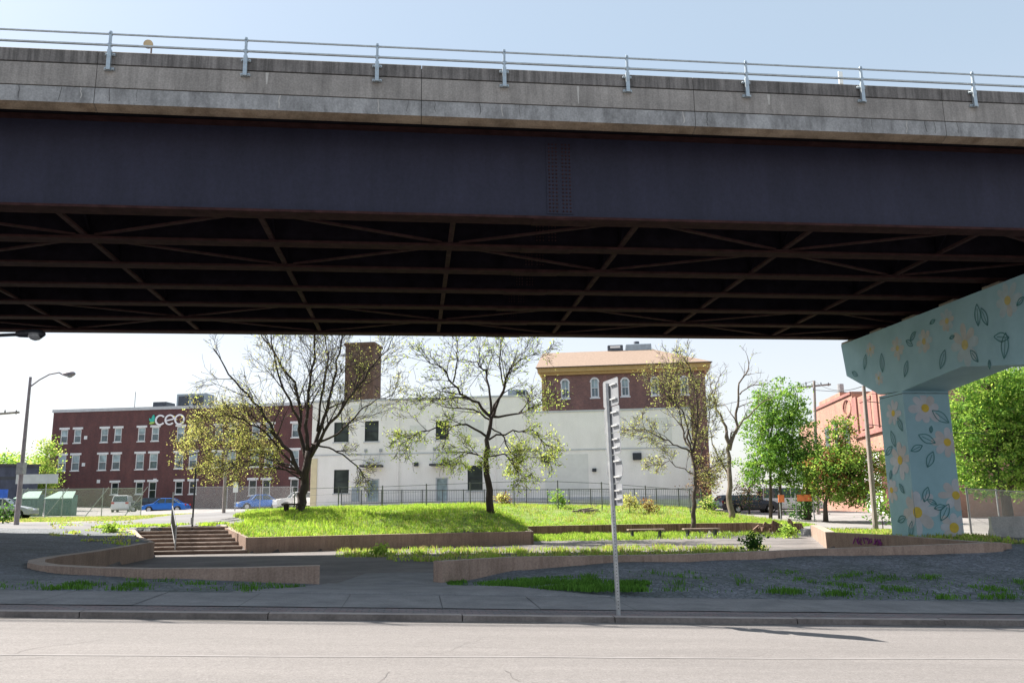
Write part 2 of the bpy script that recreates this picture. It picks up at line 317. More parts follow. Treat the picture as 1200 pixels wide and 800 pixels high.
        if parent is not None:
            ob.parent = parent; ob['_ox'], ob['_oy'], ob['_oz'] = o
        else:
            ob.location = wo(o, phi); ob.rotation_euler = (0, 0, phi); ob['_ox'], ob['_oy'], ob['_oz'] = o
        if bevel:
            b = ob.modifiers.new('b', 'BEVEL'); b.width = bevel; b.segments = 2; b.limit_method = 'ANGLE'
        if label: ob['label'] = label
        return ob

# ------------------------------------------------------------------ terrain
GR = -.035
def streetz(u): return GR*u
W1 = [pz(513, 657, .51), pz(600, 652, .51), pz(700, 650.6, .52), pz(800, 649, .51), pz(967, 642.5, .53), pz(1170, 635, .62)]
WL = [(-4.13, 18.63, .5), (-5.9, 18.25, .5), (-7.65, 18.35, .5), (-9.3, 19.2, .5), (-10.7, 20.2, .5), (-11.6, 21.3, .5), (-12.3, 22.6, .5), (-12.75, 24.2, .5), (-13.1, 27, .5), (-13.6, 30.5, .53), (-14.15, 33.9, .56), (-15.3, 35.4, .72), (-16.7, 37.9, .98)]
MWL = [(-13.05, 39.2, 1.1), (-11.3, 36.95, .6), (-5.5, 39.3, .6), (.72, 41.6, .58)]
RET = [(.72, 41.6, .58), (.55, 46, .62), (.4, 50.2, .66)]
W2 = [(.4, 50.2, .66), (5, 50.6, .68), (10.5, 49.9, .70), (13.2, 48.9, .72), (15.2, 47.7, .6)]
W3 = [(15.6, 45.5, .62), (13.9, 39.5, .6), (12.0, 33.2, .6), (12.9, 29.6, .58), (12.9, 26, .56), (12.6, 22.6, .58)]
PLAZA = [p[:2] for p in WL] + [(-13.05, 39.3)] + [p[:2] for p in MWL[1:]] + [p[:2] for p in RET[1:]] + [p[:2] for p in W2[1:]] + [p[:2] for p in W3] + [(W1[-1][0], W1[-1][1])] + [p[:2] for p in W1[::-1][1:]]
def inpoly(x, y, poly):
    r = False; n = len(poly); j = n-1
    for i in range(n):
        xi, yi = poly[i]; xj, yj = poly[j]
        if (yi > y) != (yj > y) and x < (xj-xi)*(y-yi)/(yj-yi)+xi: r = not r
        j = i
    return r
cp = []
for u in list(range(-48, 60, 8)):
    for v in (13.5, 15.8): cp.append((*wo((u, v), PS)[:2], streetz(u)+.13+(.02 if v > 15 else 0)))
w1f = [.03, .2, .34, .36, .38, .40]
for p, z in zip(W1, w1f): cp.append((p[0], p[1]-.1, z))
cp += [(0, 16.8, .13), (1.5, 17.3, .15), (-1.2, 17.8, .08), (3.5, 18, .18), (-3.6, 18.3, .1), (-5.2, 18, .22), (-7.6, 18, .32), (-9.8, 18.9, .36), (-12, 21, .4), (-13.2, 24, .44), (-13.8, 28, .48), (-14.6, 33.5, .6), (-17, 37.8, .96),
 (-17, 26, .62), (-16, 21, .52), (-20, 32, .9), (-26, 30, 1.0), (-32, 22, 1.15), (-32, 36, 1.25), (-22, 38, 1.08), (-22, 20, .75), (-45, 30, 1.7), (-45, 45, 1.7),
 (-16.6, 38.9, 1.05), (-12.9, 39.1, 1.06), (-15, 43, 1.15), (-25, 46, 1.16), (-35, 50, 1.3), (-30, 60, 1.38), (-20, 56, 1.4), (-45, 70, 1.55), (-25, 70, 1.6), (-30, 90, 1.75), (-18, 84, 1.9), (-50, 112, 2.6), (-75, 112, 2.8), (-100, 112, 2.8), (-60, 80, 1.7), (-90, 70, 2),
 (-11, 37.3, .56), (-5.5, 39.7, .56), (.1, 41.9, .55), (-12.6, 39.6, 1.05), (-11.3, 46, 1.72), (-9, 42, 1.2), (-5, 43.5, 1.3), (-5, 46.5, 1.68), (-1.2, 44, 1.5), (-1, 48, 1.62), (.1, 46, .95), (.1, 50.4, .7), (-14.5, 46, 1.4), (-8, 50, 1.75), (-14, 52, 1.62),
 (3, 50.9, .64), (5, 51, .65), (10, 50.4, .66), (13.4, 49.4, .66), (15.2, 48.3, .45), (5, 56, 1.35), (0, 55, 1.6), (-5, 56, 1.8), (5, 62, 1.72), (11, 60, 1.55), (12, 55, 1.05), (17, 56, .62), (18, 50, .4),
 (-20, 62, 1.75), (-10, 63, 1.9), (-28, 78, 2.0), (-10, 78, 2.1), (5, 78, 1.75), (10, 78, 1.45), (19, 64, .73), (26, 75, .98), (36, 75, .8), (32, 60, .4), (45, 60, .0), (60, 75, 0), (30, 100, 1.2), (55, 100, .6), (10, 100, 1.7),
 (16.2, 45, .38), (14.4, 39.5, .38), (12.6, 33.3, .4), (13.4, 29.6, .42), (13.3, 26, .42), (13, 22.5, .45), (18, 30, .38), (16, 25, .3), (22, 31, .05), (20, 38, .3), (25, 45, 0.02), (30, 34, -.45), (40, 35, -.9), (20, 22, -.25), (27, 22, -.55), (55, 40, -1.3), (16, 20, .0)]
CP = np.array(cp, float)
def tpsk(r2): return np.where(r2 > 1e-9, r2*np.log(r2+1e-12), 0)
def fit(CP, lam=.6):
    n = len(CP); X = CP[:, :2]/50
    d2 = ((X[:, None]-X[None])**2).sum(-1); K = tpsk(d2)+np.eye(n)*1e-4*lam
    P = np.c_[np.ones(n), X]; A = np.zeros((n+3, n+3)); A[:n, :n] = K; A[:n, n:] = P; A[n:, :n] = P.T
    b = np.r_[CP[:, 2], 0, 0, 0]; return np.linalg.solve(A, b)
TW = fit(CP)
def upland(xy):
    xy = np.atleast_2d(np.array(xy, float)); X = xy/50; C = CP[:, :2]/50
    out = np.empty(len(X))
    for i in range(0, len(X), 20000):
        d2 = ((X[i:i+20000, None]-C[None])**2).sum(-1)
        out[i:i+20000] = tpsk(d2)@TW[:-3]+TW[-3]+X[i:i+20000]@TW[-2:]
    d = np.hypot(np.maximum(np.abs(xy[:, 0])-90, 0), np.maximum(xy[:, 1]-112, 0)); w = np.clip(d/50, 0, 1)
    return np.clip(out*(1-w)+2.2*w, -3.5, 4)
def plazaz(x, y):
    z = -.05+max(0, y-40)*.018
    if y < 27: z += .12*min(1, (27-y)/8)*max(0, 1-abs(x+3)/5)
    return z
def gz(x, y):
    u, v, _ = fr((x, y), PS)
    if v < 13: return streetz(u)
    if inpoly(x, y, PLAZA): return plazaz(x, y)
    z = float(upland([(x, y)])[0]); w = min(1, max(0, (v-15.853)/1.2)); return z*w+(GR*u+.139)*(1-w) if abs(u) < 60 else z
# regions of the ground beyond the pavement
SIDE = [(-60, 38.5), (-40, 40.5), (-17, 39.2), (-13, 39.4), (-12.6, 41.5), (-15.5, 48), (-19, 62), (-24, 62), (-24, 52.5), (-60, 50.5)]
MOUND = [(-13.05, 39.2), (-11.3, 36.9), (-5.5, 39.3), (.72, 41.6), (.55, 46), (.4, 50.2), (5, 50.6), (10.5, 49.9), (13.2, 48.9), (15.4, 47.6), (18, 52), (17, 60), (13, 66), (-14, 66), (-19, 62), (-15.5, 48), (-12.7, 41.5)]
ISLE = [(16, 46), (14.0, 39.5), (12.0, 33.2), (12.6, 22), (15.5, 24), (17.5, 34), (21, 44)]
def region(x, y):
    u, v, _ = fr((x, y), PS)
    if inpoly(x, y, PLAZA): return 'plaza'
    if inpoly(x, y, MOUND): return 'mound'
    if inpoly(x, y, SIDE): return 'side_road'
    if inpoly(x, y, ISLE): return 'verge' if y > 27 else 'bank'
    if y < 50.5 and x < -8 and y > 38.5: return 'side_road'
    if x < 0 and 50 < y <= 53.5: return 'far_pavement'
    if x < -24 and 53.5 < y < 66: return 'verge'
    if y > 66 or x < -60: return 'parking_lot'
    if x < -8 and y >= 53: return 'parking_lot'
    if x > 12 and v > 28: return 'parking_lot' if x > 20 or y > 40 else 'yard'
    return 'bank'
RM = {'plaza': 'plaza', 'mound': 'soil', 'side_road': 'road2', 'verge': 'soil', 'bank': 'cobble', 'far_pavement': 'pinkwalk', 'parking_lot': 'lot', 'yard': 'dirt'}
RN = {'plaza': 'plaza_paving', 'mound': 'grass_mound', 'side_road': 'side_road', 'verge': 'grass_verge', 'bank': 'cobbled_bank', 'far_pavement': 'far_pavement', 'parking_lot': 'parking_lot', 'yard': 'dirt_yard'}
def ground():
    def axis(a, b, lo, hi, fine, far):
        out = []; x = a
        while x < b-1e-6:
            out.append(x); x += fine if lo <= x < hi else (1.0 if lo-30 <= x < hi+30 else far)
        out.append(b); return out
    us = axis(-400, 400, -26, 26, .25, 12); vs = []
    v = 15.853
    while v < 700: vs.append(v); v += .25 if v < 53 else (1.0 if v < 120 else 20)
    U, V = np.meshgrid(us, vs); c, s = math.cos(PS), math.sin(PS)
    X = U*c-V*s; Y = U*s+V*c
    Z = upland(np.c_[X.ravel(), Y.ravel()]).reshape(X.shape)
    rngn = np.random.default_rng(3)
    ny, nx = X.shape
    inb = np.zeros(X.shape, bool)
    x0, x1 = -17.5, 17.5; y0, y1 = 17.5, 51.5
    for j, i in zip(*np.where((X > x0) & (X < x1) & (Y > y0) & (Y < y1))):
        if inpoly(X[j, i], Y[j, i], PLAZA): Z[j, i] = plazaz(X[j, i], Y[j, i]); inb[j, i] = True
    # hand-laid unevenness
    Z = Z+np.where(inb, 0, .015)*(np.sin(X*2.1+np.sin(Y*1.7))*np.cos(Y*2.6+np.sin(X*1.3)))
    W = np.clip((V-15.853)/1.2, 0, 1); W = np.where(inb | (np.abs(U) >= 60), 1, W); Z = Z*W+(GR*U+.139)*(1-W)         # the bank meets the pavement
    V3 = np.c_[X.ravel(), Y.ravel(), Z.ravel()]
    parts = {}
    XC = (X[:-1, :-1]+X[1:, 1:])/2; YC = (Y[:-1, :-1]+Y[1:, 1:])/2
    for j in range(ny-1):
        for i in range(nx-1):
            x, y = XC[j, i], YC[j, i]
            r = region(x, y) if (abs(x) < 75 and y < 120) else 'parking_lot'
            if not (abs(x) < 300): r = 'parking_lot'
            a = j*nx+i; parts.setdefault(r, []).append((a, a+1, a+nx+1, a+nx))
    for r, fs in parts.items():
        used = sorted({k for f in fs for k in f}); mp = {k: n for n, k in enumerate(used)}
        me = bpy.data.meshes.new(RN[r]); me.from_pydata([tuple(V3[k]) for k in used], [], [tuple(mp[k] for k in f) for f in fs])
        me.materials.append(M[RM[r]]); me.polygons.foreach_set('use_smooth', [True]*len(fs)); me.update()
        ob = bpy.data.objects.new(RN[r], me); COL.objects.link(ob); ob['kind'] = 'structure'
ground()
def strip(name, mat, u0, u1, prof, phi=PS, step=8):
    mb = MB(); n = int((u1-u0)/step)
    for i in range(n):
        a = u0+i*step; b = a+step
        for (v0, z0), (v1, z1) in zip(prof[:-1], prof[1:]):
            mb.quad((a, v0, z0+GR*a), (b, v0, z0+GR*b), (b, v1, z1+GR*b), (a, v1, z1+GR*a))
    ob = mb.build(name, mat, phi=phi); ob['kind'] = 'structure'; return ob
strip('road', 'road', -400, 400, [(-12, .045), (4, .105), (12.95, .045)], step=40)
strip('ground', 'lot', -400, 400, [(-300, -.3), (-12, .045)], step=40)
# granite kerb stones with joints, pavers, concrete flags
mb = MB(); u = -60.0; rng = random.Random(4)
while u < 60:
    L = rng.uniform(2.2, 3.2); dz = rng.uniform(-.006, .006); dv = rng.uniform(-.008, .008)
    a, b = u+.008, u+L-.008
    mb.add([(a, 12.93+dv, GR*a-.1), (b, 12.93+dv, GR*b-.1), (b, 12.95+dv, GR*b+.125+dz), (a, 12.95+dv, GR*a+.125+dz), (a, 13.14, GR*a-.1), (b, 13.14, GR*b-.1), (b, 13.14, GR*b+.128+dz), (a, 13.14, GR*a+.128+dz)],
           [(0, 1, 2, 3), (5, 4, 7, 6), (1, 5, 6, 2), (4, 0, 3, 7)]); mb.add([(a, 12.95+dv, GR*a+.125+dz), (b, 12.95+dv, GR*b+.125+dz), (b, 13.14, GR*b+.128+dz), (a, 13.14, GR*a+.128+dz)], [(0, 1, 2, 3)], 1); u += L
mb.build('kerb', ['kerb', 'kerbtop'], phi=PS)['kind'] = 'structure'
strip('paver_strip', 'paver', -60, 60, [(13.14, -.1), (13.141, .115), (13.86, .118)], step=10)
mb = MB(); u = -60.0
while u < 62:
    b = u+1.55; dz = rng.uniform(-.003, .003)
    mb.quad((u, 15.85, GR*u-.4), (b, 15.85, GR*b-.4), (b, 15.852, GR*b+.139), (u, 15.852, GR*u+.139))
    mb.quad((u+.005, 13.9, GR*u+.125+dz), (b-.005, 13.9, GR*b+.125-dz), (b-.005, 15.85, GR*b+.14-dz), (u+.005, 15.85, GR*u+.14+dz)); u = b
mb.build('sidewalk', 'walk', phi=PS)['kind'] = 'structure'
strip('sidewalk_bedding', 'tard', -60, 60, [(13.86, .118), (13.861, .106), (15.84, .112)], step=10)
# path from the pavement through the gap in the wall
mb = MB(); NP_ = 12
lo = [wo((-3.2, 15.87), PS)[:2], (-4.35, 16.3), (-4.1, 17.2), (-3.98, 18.3), (-3.92, 19.4), (-3.9, 21), (-3.9, 23)]
hi = [wo((3.6, 15.87), PS)[:2], (1.0, 16.45), (-.3, 17.3), (-1.3, 18.4), (-1.5, 19.4), (-1.5, 21), (-1.5, 23)]
def cr(P, t):
    i = min(int(t), len(P)-2); f = t-i; p0, p1, p2, p3 = P[max(i-1, 0)], P[i], P[i+1], P[min(i+2, len(P)-1)]
    return tuple(.5*((2*p1[k])+(-p0[k]+p2[k])*f+(2*p0[k]-5*p1[k]+4*p2[k]-p3[k])*f*f+(-p0[k]+3*p1[k]-3*p2[k]+p3[k])*f**3) for k in (0, 1))
NR, NC = 36, 22; G = []
for i in range(NR+1):
    a, b = cr(lo, 6*i/NR), cr(hi, 6*i/NR)
    G.append([(a[0]+(b[0]-a[0])*k/NC, a[1]+(b[1]-a[1])*k/NC) for k in range(NC+1)])
G = [[(x, y, gz(x, y)+(.002 if i == 0 else .022)) for x, y in row] for i, row in enumerate(G)]
for i in range(NR):
    for k in range(NC): mb.quad(G[i][k], G[i][k+1], G[i+1][k+1], G[i+1][k])
mb.build('path', 'walk', smooth=True)['kind'] = 'structure'
def hs_(x): return math.sin(x*1.7)+.6*math.sin(x*4.3+1)
# seams and repair patches of the street
mb = MB()
for v, w, a, b, m in ((9.7, .035, -40, 40, 0), (6.6, .03, -40, 40, 0)):
    n = 60
    for i in range(n):
        x0 = a+(b-a)*i/n; x1 = a+(b-a)*(i+1)/n
        def zz(u_, v_): return .045+GR*u_+(.06*(12.95-v_)/8.95 if v_ > 4 else .06)+.004
        o0 = .02*math.sin(x0*1.3); o1 = .02*math.sin(x1*1.3)
        mb.quad((x0, v-w+o0, zz(x0, v)), (x1, v-w+o1, zz(x1, v)), (x1, v+w+o1, zz(x1, v)), (x0, v+w+o0, zz(x0, v)), m)
mb.build('road_seam', ['tar', 'tard'], phi=PS)['kind'] = 'structure'
mb = MB(); rng = random.Random(21)
def rz(u_, v_): return .045+GR*u_+(.06*(12.95-v_)/8.95 if v_ > 4 else .06)+.0035
for k in range(14):
    u, v = rng.uniform(-9, 11), rng.uniform(6.5, 12.3); a = rng.choice((0, math.pi/2))+rng.uniform(-.5, .5); w_ = rng.uniform(.0015, .0035)
    for q in range(rng.randint(6, 16)):
        a += rng.uniform(-.45, .45); L = rng.uniform(.05, .14); u2, v2 = u+L*math.cos(a), v+L*math.sin(a)
        if v2 > 12.7: break
        nx, ny = -math.sin(a)*w_, math.cos(a)*w_; mb.quad((u-nx, v-ny, rz(u-nx, v-ny)), (u2-nx, v2-ny, rz(u2-nx, v2-ny)), (u2+nx, v2+ny, rz(u2+nx, v2+ny)), (u+nx, v+ny, rz(u+nx, v+ny))); u, v = u2, v2
mb.build('road_cracks', 'crack', phi=PS)['kind'] = 'structure'
mb = MB(); n = 160
for i in range(n):                                   # grit lying along the gutter
    a = -30+60*i/n; b = a+60/n; w0 = .10+.08*hs_(a); w1 = .10+.08*hs_(b)
    mb.quad((a, 12.93-w0, rz(a, 12.93-w0)), (b, 12.93-w1, rz(b, 12.93-w1)), (b, 12.93, rz(b, 12.93)), (a, 12.93, rz(a, 12.93)))
mb.build('gutter_grit', 'grit', phi=PS)['kind'] = 'structure'

# ------------------------------------------------------------------ walls, steps
o = W1[0]
ob = MB().wallpath(W1, .34, -.6).build('retaining_wall', ['wall', 'wallcap'], o=(o[0], o[1], 0))
tag(ob, 'long low concrete wall above the shaded cobbled bank, right of the entrance gap', 'retaining wall')
ob = MB().wallpath(WL, .38, -.6).build('retaining_wall', ['wall', 'wallcap'], o=(-4.13, 18.63, 0))
tag(ob, 'low concrete wall that curves round the left end of the sunken plaza up to the steps', 'retaining wall')
mb = MB().wallpath(MWL, .36, -.5); mb.wallpath(RET, .36, -.5)
ob = mb.build('retaining_wall', ['wall', 'wallcap'], o=(-11.3, 36.95, 0)); tag(ob, 'brown concrete wall in front of the bright grass mound, beside the steps', 'retaining wall')
r = empty('plank_wall', (.4, 50.2, .1), 0, 'low weathered plank-faced wall behind the two benches, broken at its right end', 'retaining wall')
MB().wallpath(W2, .3, -.3).build('wall', ['walltimber', 'wallcap'], r)
mb = MB(); rng = random.Random(9)
for i in range(26):
    t = i/25; x = 13.3+2.3*t+rng.uniform(-.2, .2); y = 48.5-1.1*t+rng.uniform(-.25, .25); z = .15+rng.uniform(0, .5)
    mb.beam((x, y, z), (x+rng.uniform(-.5, .5), y+rng.uniform(-.2, .2), z+rng.uniform(-.3, .3)), .12, .2)
mb.build('rubble', 'walltimber', r)
mb = MB().box(15.15, 15.55, 47.3, 47.75, -.1, .68); mb.build('end_post', 'walltimber', r)
r = empty('retaining_wall', (12, 33.2, 0), 0, 'angled concrete wall with purple scribble in front of the painted bridge pier', 'retaining wall')
MB().wallpath(W3, .36, -.6).build('wall', ['wall', 'wallcap'], r)
mb = MB(); rng = random.Random(2)
for k in range(26):
    t = k/25+rng.uniform(-.05, .05); y0 = 31.5-1.5*t; x0 = 12.0+.9*(33.2-y0)/3.6-.215; z_ = .22+.26*rng.random(); t2 = t+rng.uniform(-.12, .12); y1 = 31.5-1.5*t2
    mb.tube((x0, y0, z_), (12.0+.9*(33.2-y1)/3.6-.215, y1, .22+.26*rng.random()), .02, n=5)
mb.build('graffiti', 'graf', r)
# steps
SB = [(-15.15, 36.35), (-11.2, 36.75)]; ST = [(-16.85, 38.75), (-12.95, 39.05)]; NS = 7
r = empty('steps', (-13.2, 36.5, -.05), 0, 'seven broad brown stone steps climbing from the sunken plaza to the side road', 'steps')
mb = MB()
for i in range(NS):
    t0 = i/NS; t1 = (i+1)/NS; z0 = -.05+1.1*i/NS; z1 = -.05+1.1*(i+1)/NS
    def L_(t, a=0): return (SB[a][0]+(ST[a][0]-SB[a][0])*t, SB[a][1]+(ST[a][1]-SB[a][1])*t)
    a, b = L_(t0, 0), L_(t0, 1); c, d = L_(t1, 1), L_(t1, 0)
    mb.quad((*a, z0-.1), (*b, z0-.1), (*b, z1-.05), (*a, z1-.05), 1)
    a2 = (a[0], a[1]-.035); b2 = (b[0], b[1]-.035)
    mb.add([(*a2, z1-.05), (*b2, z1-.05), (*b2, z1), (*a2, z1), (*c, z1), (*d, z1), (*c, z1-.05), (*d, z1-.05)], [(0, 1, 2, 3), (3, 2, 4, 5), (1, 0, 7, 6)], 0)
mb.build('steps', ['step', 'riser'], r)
hr = empty('handrail', (-14.6, 37.6, .3), 0, 'grey picket handrail standing in the middle of the steps', 'handrail')
mb = MB(); A0 = (-14.25, 36.75, .15); A1 = (-15.25, 38.75, 1.02)
for nme, p, hgt in (('post', A0, 1.0), ('post', A1, 1.55)):
    MB().tube(p, (p[0], p[1], p[2]+hgt), .035, n=8).build(nme, 'galvd', hr)
rail = MB(); rail.tube((A0[0], A0[1], A0[2]+.95), (A1[0], A1[1], A1[2]+.95), .025); rail.tube((A0[0], A0[1], A0[2]+.15), (A1[0], A1[1], A1[2]+.15), .025); rail.build('rail', 'fencedark', hr)
pk = MB()
for k in range(1, 12):
    t = k/12; b = [A0[j]+(A1[j]-A0[j])*t for j in range(3)]; pk.tube((b[0], b[1], b[2]+.15), (b[0], b[1], b[2]+.95), .009, n=5)
pk.build('picket', 'fencedark', hr)

# ------------------------------------------------------------------ the overpass
U0, U1 = -60.0, 62.0
BR = empty('highway_overpass', (0, 20, 8.6), PS, 'dark steel girder overpass with a stained concrete parapet, crossing above the street', 'bridge')
def farv(u): return 37.0 if u > 8 else 37.0+min(1, (8-u)/27)*4.8  # deck widened on its unseen far side to push its shadow edge back
# deck
mb = MB(); prof = [(19.3, 10.9), (19.3, 11.25)]
n = 24
for i in range(n):
    a = U0+(U1-U0)*i/n; b = U0+(U1-U0)*(i+1)/n
    for z in (10.92, 11.25): mb.quad((a, 19.0, z), (b, 19.0, z), (b, farv(b)-.3, z), (a, farv(a)-.3, z))
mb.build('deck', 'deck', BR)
# near parapet, in lengths between joints
J = [-60, -47.9, -41.1, -34.4, -27.7, -20.9, -14.1, -7.24, .08, 6.71, 13.22, 19.9, 26.7, 33.5, 40.3, 47, 62]
prf = [(18.70, 10.67, 2), (18.70, 11.045, 3), (18.735, 11.05, 3), (18.735, 11.075, 0), (18.712, 11.08, 0), (18.712, 11.615, 3), (18.745, 11.62, 3), (18.745, 11.645, 1), (18.712, 11.65, 1), (18.712, 11.95, 1), (18.73, 11.97, 1), (19.02, 11.97, 1), (19.06, 11.3, 0), (19.06, 10.93, 4), (19.02, 10.8, 4), (18.96, 10.58, 4), (18.88, 10.60, 4)]
for a, b in zip(J[:-1], J[1:]):
    mb = MB(); a += .007; b -= .007; k = len(prf); vs = [(x, p[0], p[1]) for x in (a, b) for p in prf]
    for i in range(k):
        j = (i+1) % k; mb.add([vs[i], vs[k+i], vs[k+j], vs[j]], [(0, 1, 2, 3)], 4 if i == k-1 else prf[i][2])
    mb.add(vs[:k], [tuple(range(k))], 0); mb.add(vs[k:], [tuple(range(k))[::-1]], 0)
    rng = random.Random(int(a*10)+500)
    for kk in range(5):
        u = rng.uniform(a+.3, b-.3) if kk > 1 else (a+.3 if kk else b-.3); z = 11.04; dk = rng.random() < .65; w_ = rng.uniform(.003, .007) if dk else rng.uniform(.006, .014); uu = u
        for q in range(5):
            nu = uu+rng.uniform(-.02, .02); nz = z-rng.uniform(.04, .09)
            if nz < 10.69: break
            mb.quad((nu-w_, 18.697, nz), (nu+w_, 18.697, nz), (uu+w_, 18.697, z), (uu-w_, 18.697, z), 3 if dk else 5); uu, z = nu, nz
    u = rng.uniform(a+.5, b-.5); w_ = rng.uniform(.02, .05); z = 11.08+rng.uniform(.05, .3)
    mb.quad((u-w_*.4, 18.709, z), (u+w_*.4, 18.709, z), (u+w_, 18.709, 11.6), (u-w_, 18.709, 11.6), 5)
    mb.build('parapet', ['conc', 'conctop', 'concband', 'groove', 'soffit', 'lime'], BR)
mb = MB().box(U0, U1, 18.76, 18.99, 10.68, 11.9); mb.build('joint_filler', 'groove', BR)
rng = random.Random(5)
mb = MB()
for i in range(n):
    a = U0+(U1-U0)*i/n; b = U0+(U1-U0)*(i+1)/n
    fa, fb = farv(a), farv(b)
    mb.quad((a, fa, 10.67), (b, fb, 10.67), (b, fb, 11.97), (a, fa, 11.97)); mb.quad((a, fa-.32, 10.67), (b, fb-.32, 10.67), (b, fb-.32, 11.97), (a, fa-.32, 11.97))
    mb.quad((a, fa, 11.97), (b, fb, 11.97), (b, fb-.32, 11.97), (a, fa-.32, 11.97)); mb.quad((a, fa, 10.67), (b, fb, 10.67), (b, fb-.32, 10.67), (a, fa-.32, 10.67))
mb.build('parapet', 'conc', BR)
GV = [20.0+14.1*i/6 for i in range(7)]
for gi, v in enumerate(GV):
    mb = MB(); fw = .26 if gi in (0, 6) else .23
    mb.box(U0, U1, v-.012, v+.012, 8.66, 10.84, 0)
    mb.box(U0, U1, v-fw, v+fw, 8.6, 8.66, 1); mb.box(U0, U1, v-.2, v+.2, 10.84, 10.9, 1)
    for k in range(-12, 14):
        u = .9+4.7*k
        for sgn in ((1,) if gi == 0 else ((-1,) if gi == 6 else (-1, 1))): mb.box(u-.006, u+.006, v+sgn*.013, v+sgn*.1, 8.662, 10.838, 0)
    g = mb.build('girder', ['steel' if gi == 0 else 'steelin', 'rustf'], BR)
    for us in ((3.55,) if gi == 0 else (3.55, -21, 27)):
        sp = MB(); 
        sp.box(us-.33, us+.33, v-.032, v-.0125, 8.8, 10.7, 0); sp.box(us-.33, us+.33, v+.0125, v+.032, 8.8, 10.7, 0); sp.box(us-.7, us+.7, v-fw+.02, v+fw-.02, 8.575, 8.598, 1)
        for r_ in range(19):
            for c_ in (-.26, -.17, -.08, .08, .17, .26):
                z = 8.87+r_*.098; sp.box(us+c_-.017, us+c_+.017, v-.055, v-.032, z-.017, z+.017, 1)
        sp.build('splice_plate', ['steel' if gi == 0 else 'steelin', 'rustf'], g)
for k in range(-12, 14):
    u = .9+4.7*k; mb = MB()
    for a, b in zip(GV[:-1], GV[1:]):
        mb.beam((u, a+.05, 8.70), (u, b-.05, 8.70), .13, .07); mb.beam((u, a+.05, 10.6), (u, b-.05, 10.6), .1, .1, 1)
        mb.beam((u-.02, a+.08, 8.85), (u-.02, b-.08, 10.5), .05, .05, 1); mb.beam((u+.05, b-.08, 8.85), (u+.05, a+.08, 10.5), .05, .05, 1)
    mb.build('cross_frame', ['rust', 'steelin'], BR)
for bi in (0, 1, 4, 5):
    mb = MB()
    for k in range(-12, 13):
        ua, ub = .9+4.7*k, .9+4.7*(k+1)
        hi_ = (k % 2 == 0) ^ (bi in (1, 5))
        va, vb = (GV[bi+1], GV[bi]) if hi_ else (GV[bi], GV[bi+1])
        e = .18; da = e if va < vb else -e
        mb.beam((ua+.25, va+da, 8.71), (ub-.25, vb-da, 8.71), .11, .05)
        mb.box(ua-.3, ua+.3, (va+da*.5)-.2, (va+da*.5)+.2, 8.664, 8.678)
    mb.build('lateral_brace', 'rust', BR)
# guard rail: posts 3 m apart, two tubes
RR = MB(); 
for z in (12.33, 12.06): RR.tube((U0, 18.60, z), (U1, 18.60, z), .024 if z > 12.2 else .03, n=10)
RR.build('rail', 'galv', BR)
pm = MB(); p = (2.04, 18.6)
pm.box(p[0]-.028, p[0]+.028, 18.57, 18.63, 11.72, 12.4); pm.box(p[0]-.045, p[0]+.045, 18.575, 18.66, 11.45, 11.95)
for z in (11.5, 11.86): pm.box(p[0]-.11, p[0]+.11, 18.65, 18.71, z-.03, z+.03); 
for z in (11.5, 11.86):
    for dx in (-.08, .08): pm.tube((p[0]+dx, 18.62, z), (p[0]+dx, 18.66, z), .02, n=6)
pm.box(p[0]-.05, p[0]+.05, 18.565, 18.64, 12.03, 12.09); pm.box(p[0]-.04, p[0]+.04, 18.57, 18.63, 12.3, 12.36)
p0 = pm.build('rail_post', 'galv', BR, bevel=.006)
for k in range(-19, 20):
    if k == 0: continue
    c = p0.copy(); COL.objects.link(c); c.parent = BR; c.location = (k*3.0, 0, 0)
# markers on the deck
q = pv(173, 62, 19.6); r = empty('round_marker', (q[0], 19.6, 11.25), PS, 'small tan round disc on a stalk behind the railing, upper left on the overpass', 'marker')
mb = MB(); zc = pv(173, 52, 19.6)[2]; mb.tube((q[0], 19.58, zc), (q[0], 19.62, zc), .11, n=20); mb.build('disc', 'tan', r)
MB().tube((q[0]+.06, 19.66, 11.25), (q[0]+.06, 19.66, zc), .022).build('stalk', 'pole', r)
q = pv(985, 90, 19.4); zt = pv(985, 84, 19.4)[2]; r = empty('white_marker', (q[0], 19.4, 11.25), PS, 'white upright marker panel behind the railing, upper right on the overpass', 'marker')
MB().box(q[0]-.06, q[0]+.06, 19.38, 19.42, zt-.36, zt).build('panel', 'lite', r, bevel=.02)
MB().box(q[0]-.03, q[0]+.03, 19.43, 19.47, 11.25, zt-.1).build('post', 'galvd', r)

# ------------------------------------------------------------------ painted pier
PU0, PU1 = 18.1, 19.93
PR = empty('bridge_pier', (18.8, 30.6, .2), PS, 'light blue bridge pier painted with big daisies and leaf outlines', 'bridge pier')
def clip(poly, x0, x1, y0, y1):
    def cl(P, f, g):
        out = []
        for i in range(len(P)):
            a, b = P[i-1], P[i]
            if f(b):
                if not f(a): out.append(g(a, b))
                out.append(b)
            elif f(a): out.append(g(a, b))
        return out
    def gx(v): return lambda a, b: (v, a[1]+(b[1]-a[1])*(v-a[0])/(b[0]-a[0]))
    def gy(v): return lambda a, b: (a[0]+(b[0]-a[0])*(v-a[1])/(b[1]-a[1]), v)
    for f, g in ((lambda p: p[0] >= x0, gx(x0)), (lambda p: p[0] <= x1, gx(x1)), (lambda p: p[1] >= y0, gy(y0)), (lambda p: p[1] <= y1, gy(y1))):
        if not poly: return poly
        poly = cl(poly, f, g)
    return poly
def decal(mb, poly, put, lim, off, m):
    P = clip(poly, *lim)
    if len(P) >= 3: mb.add([put(p, off) for p in P], [tuple(range(len(P)))], m)
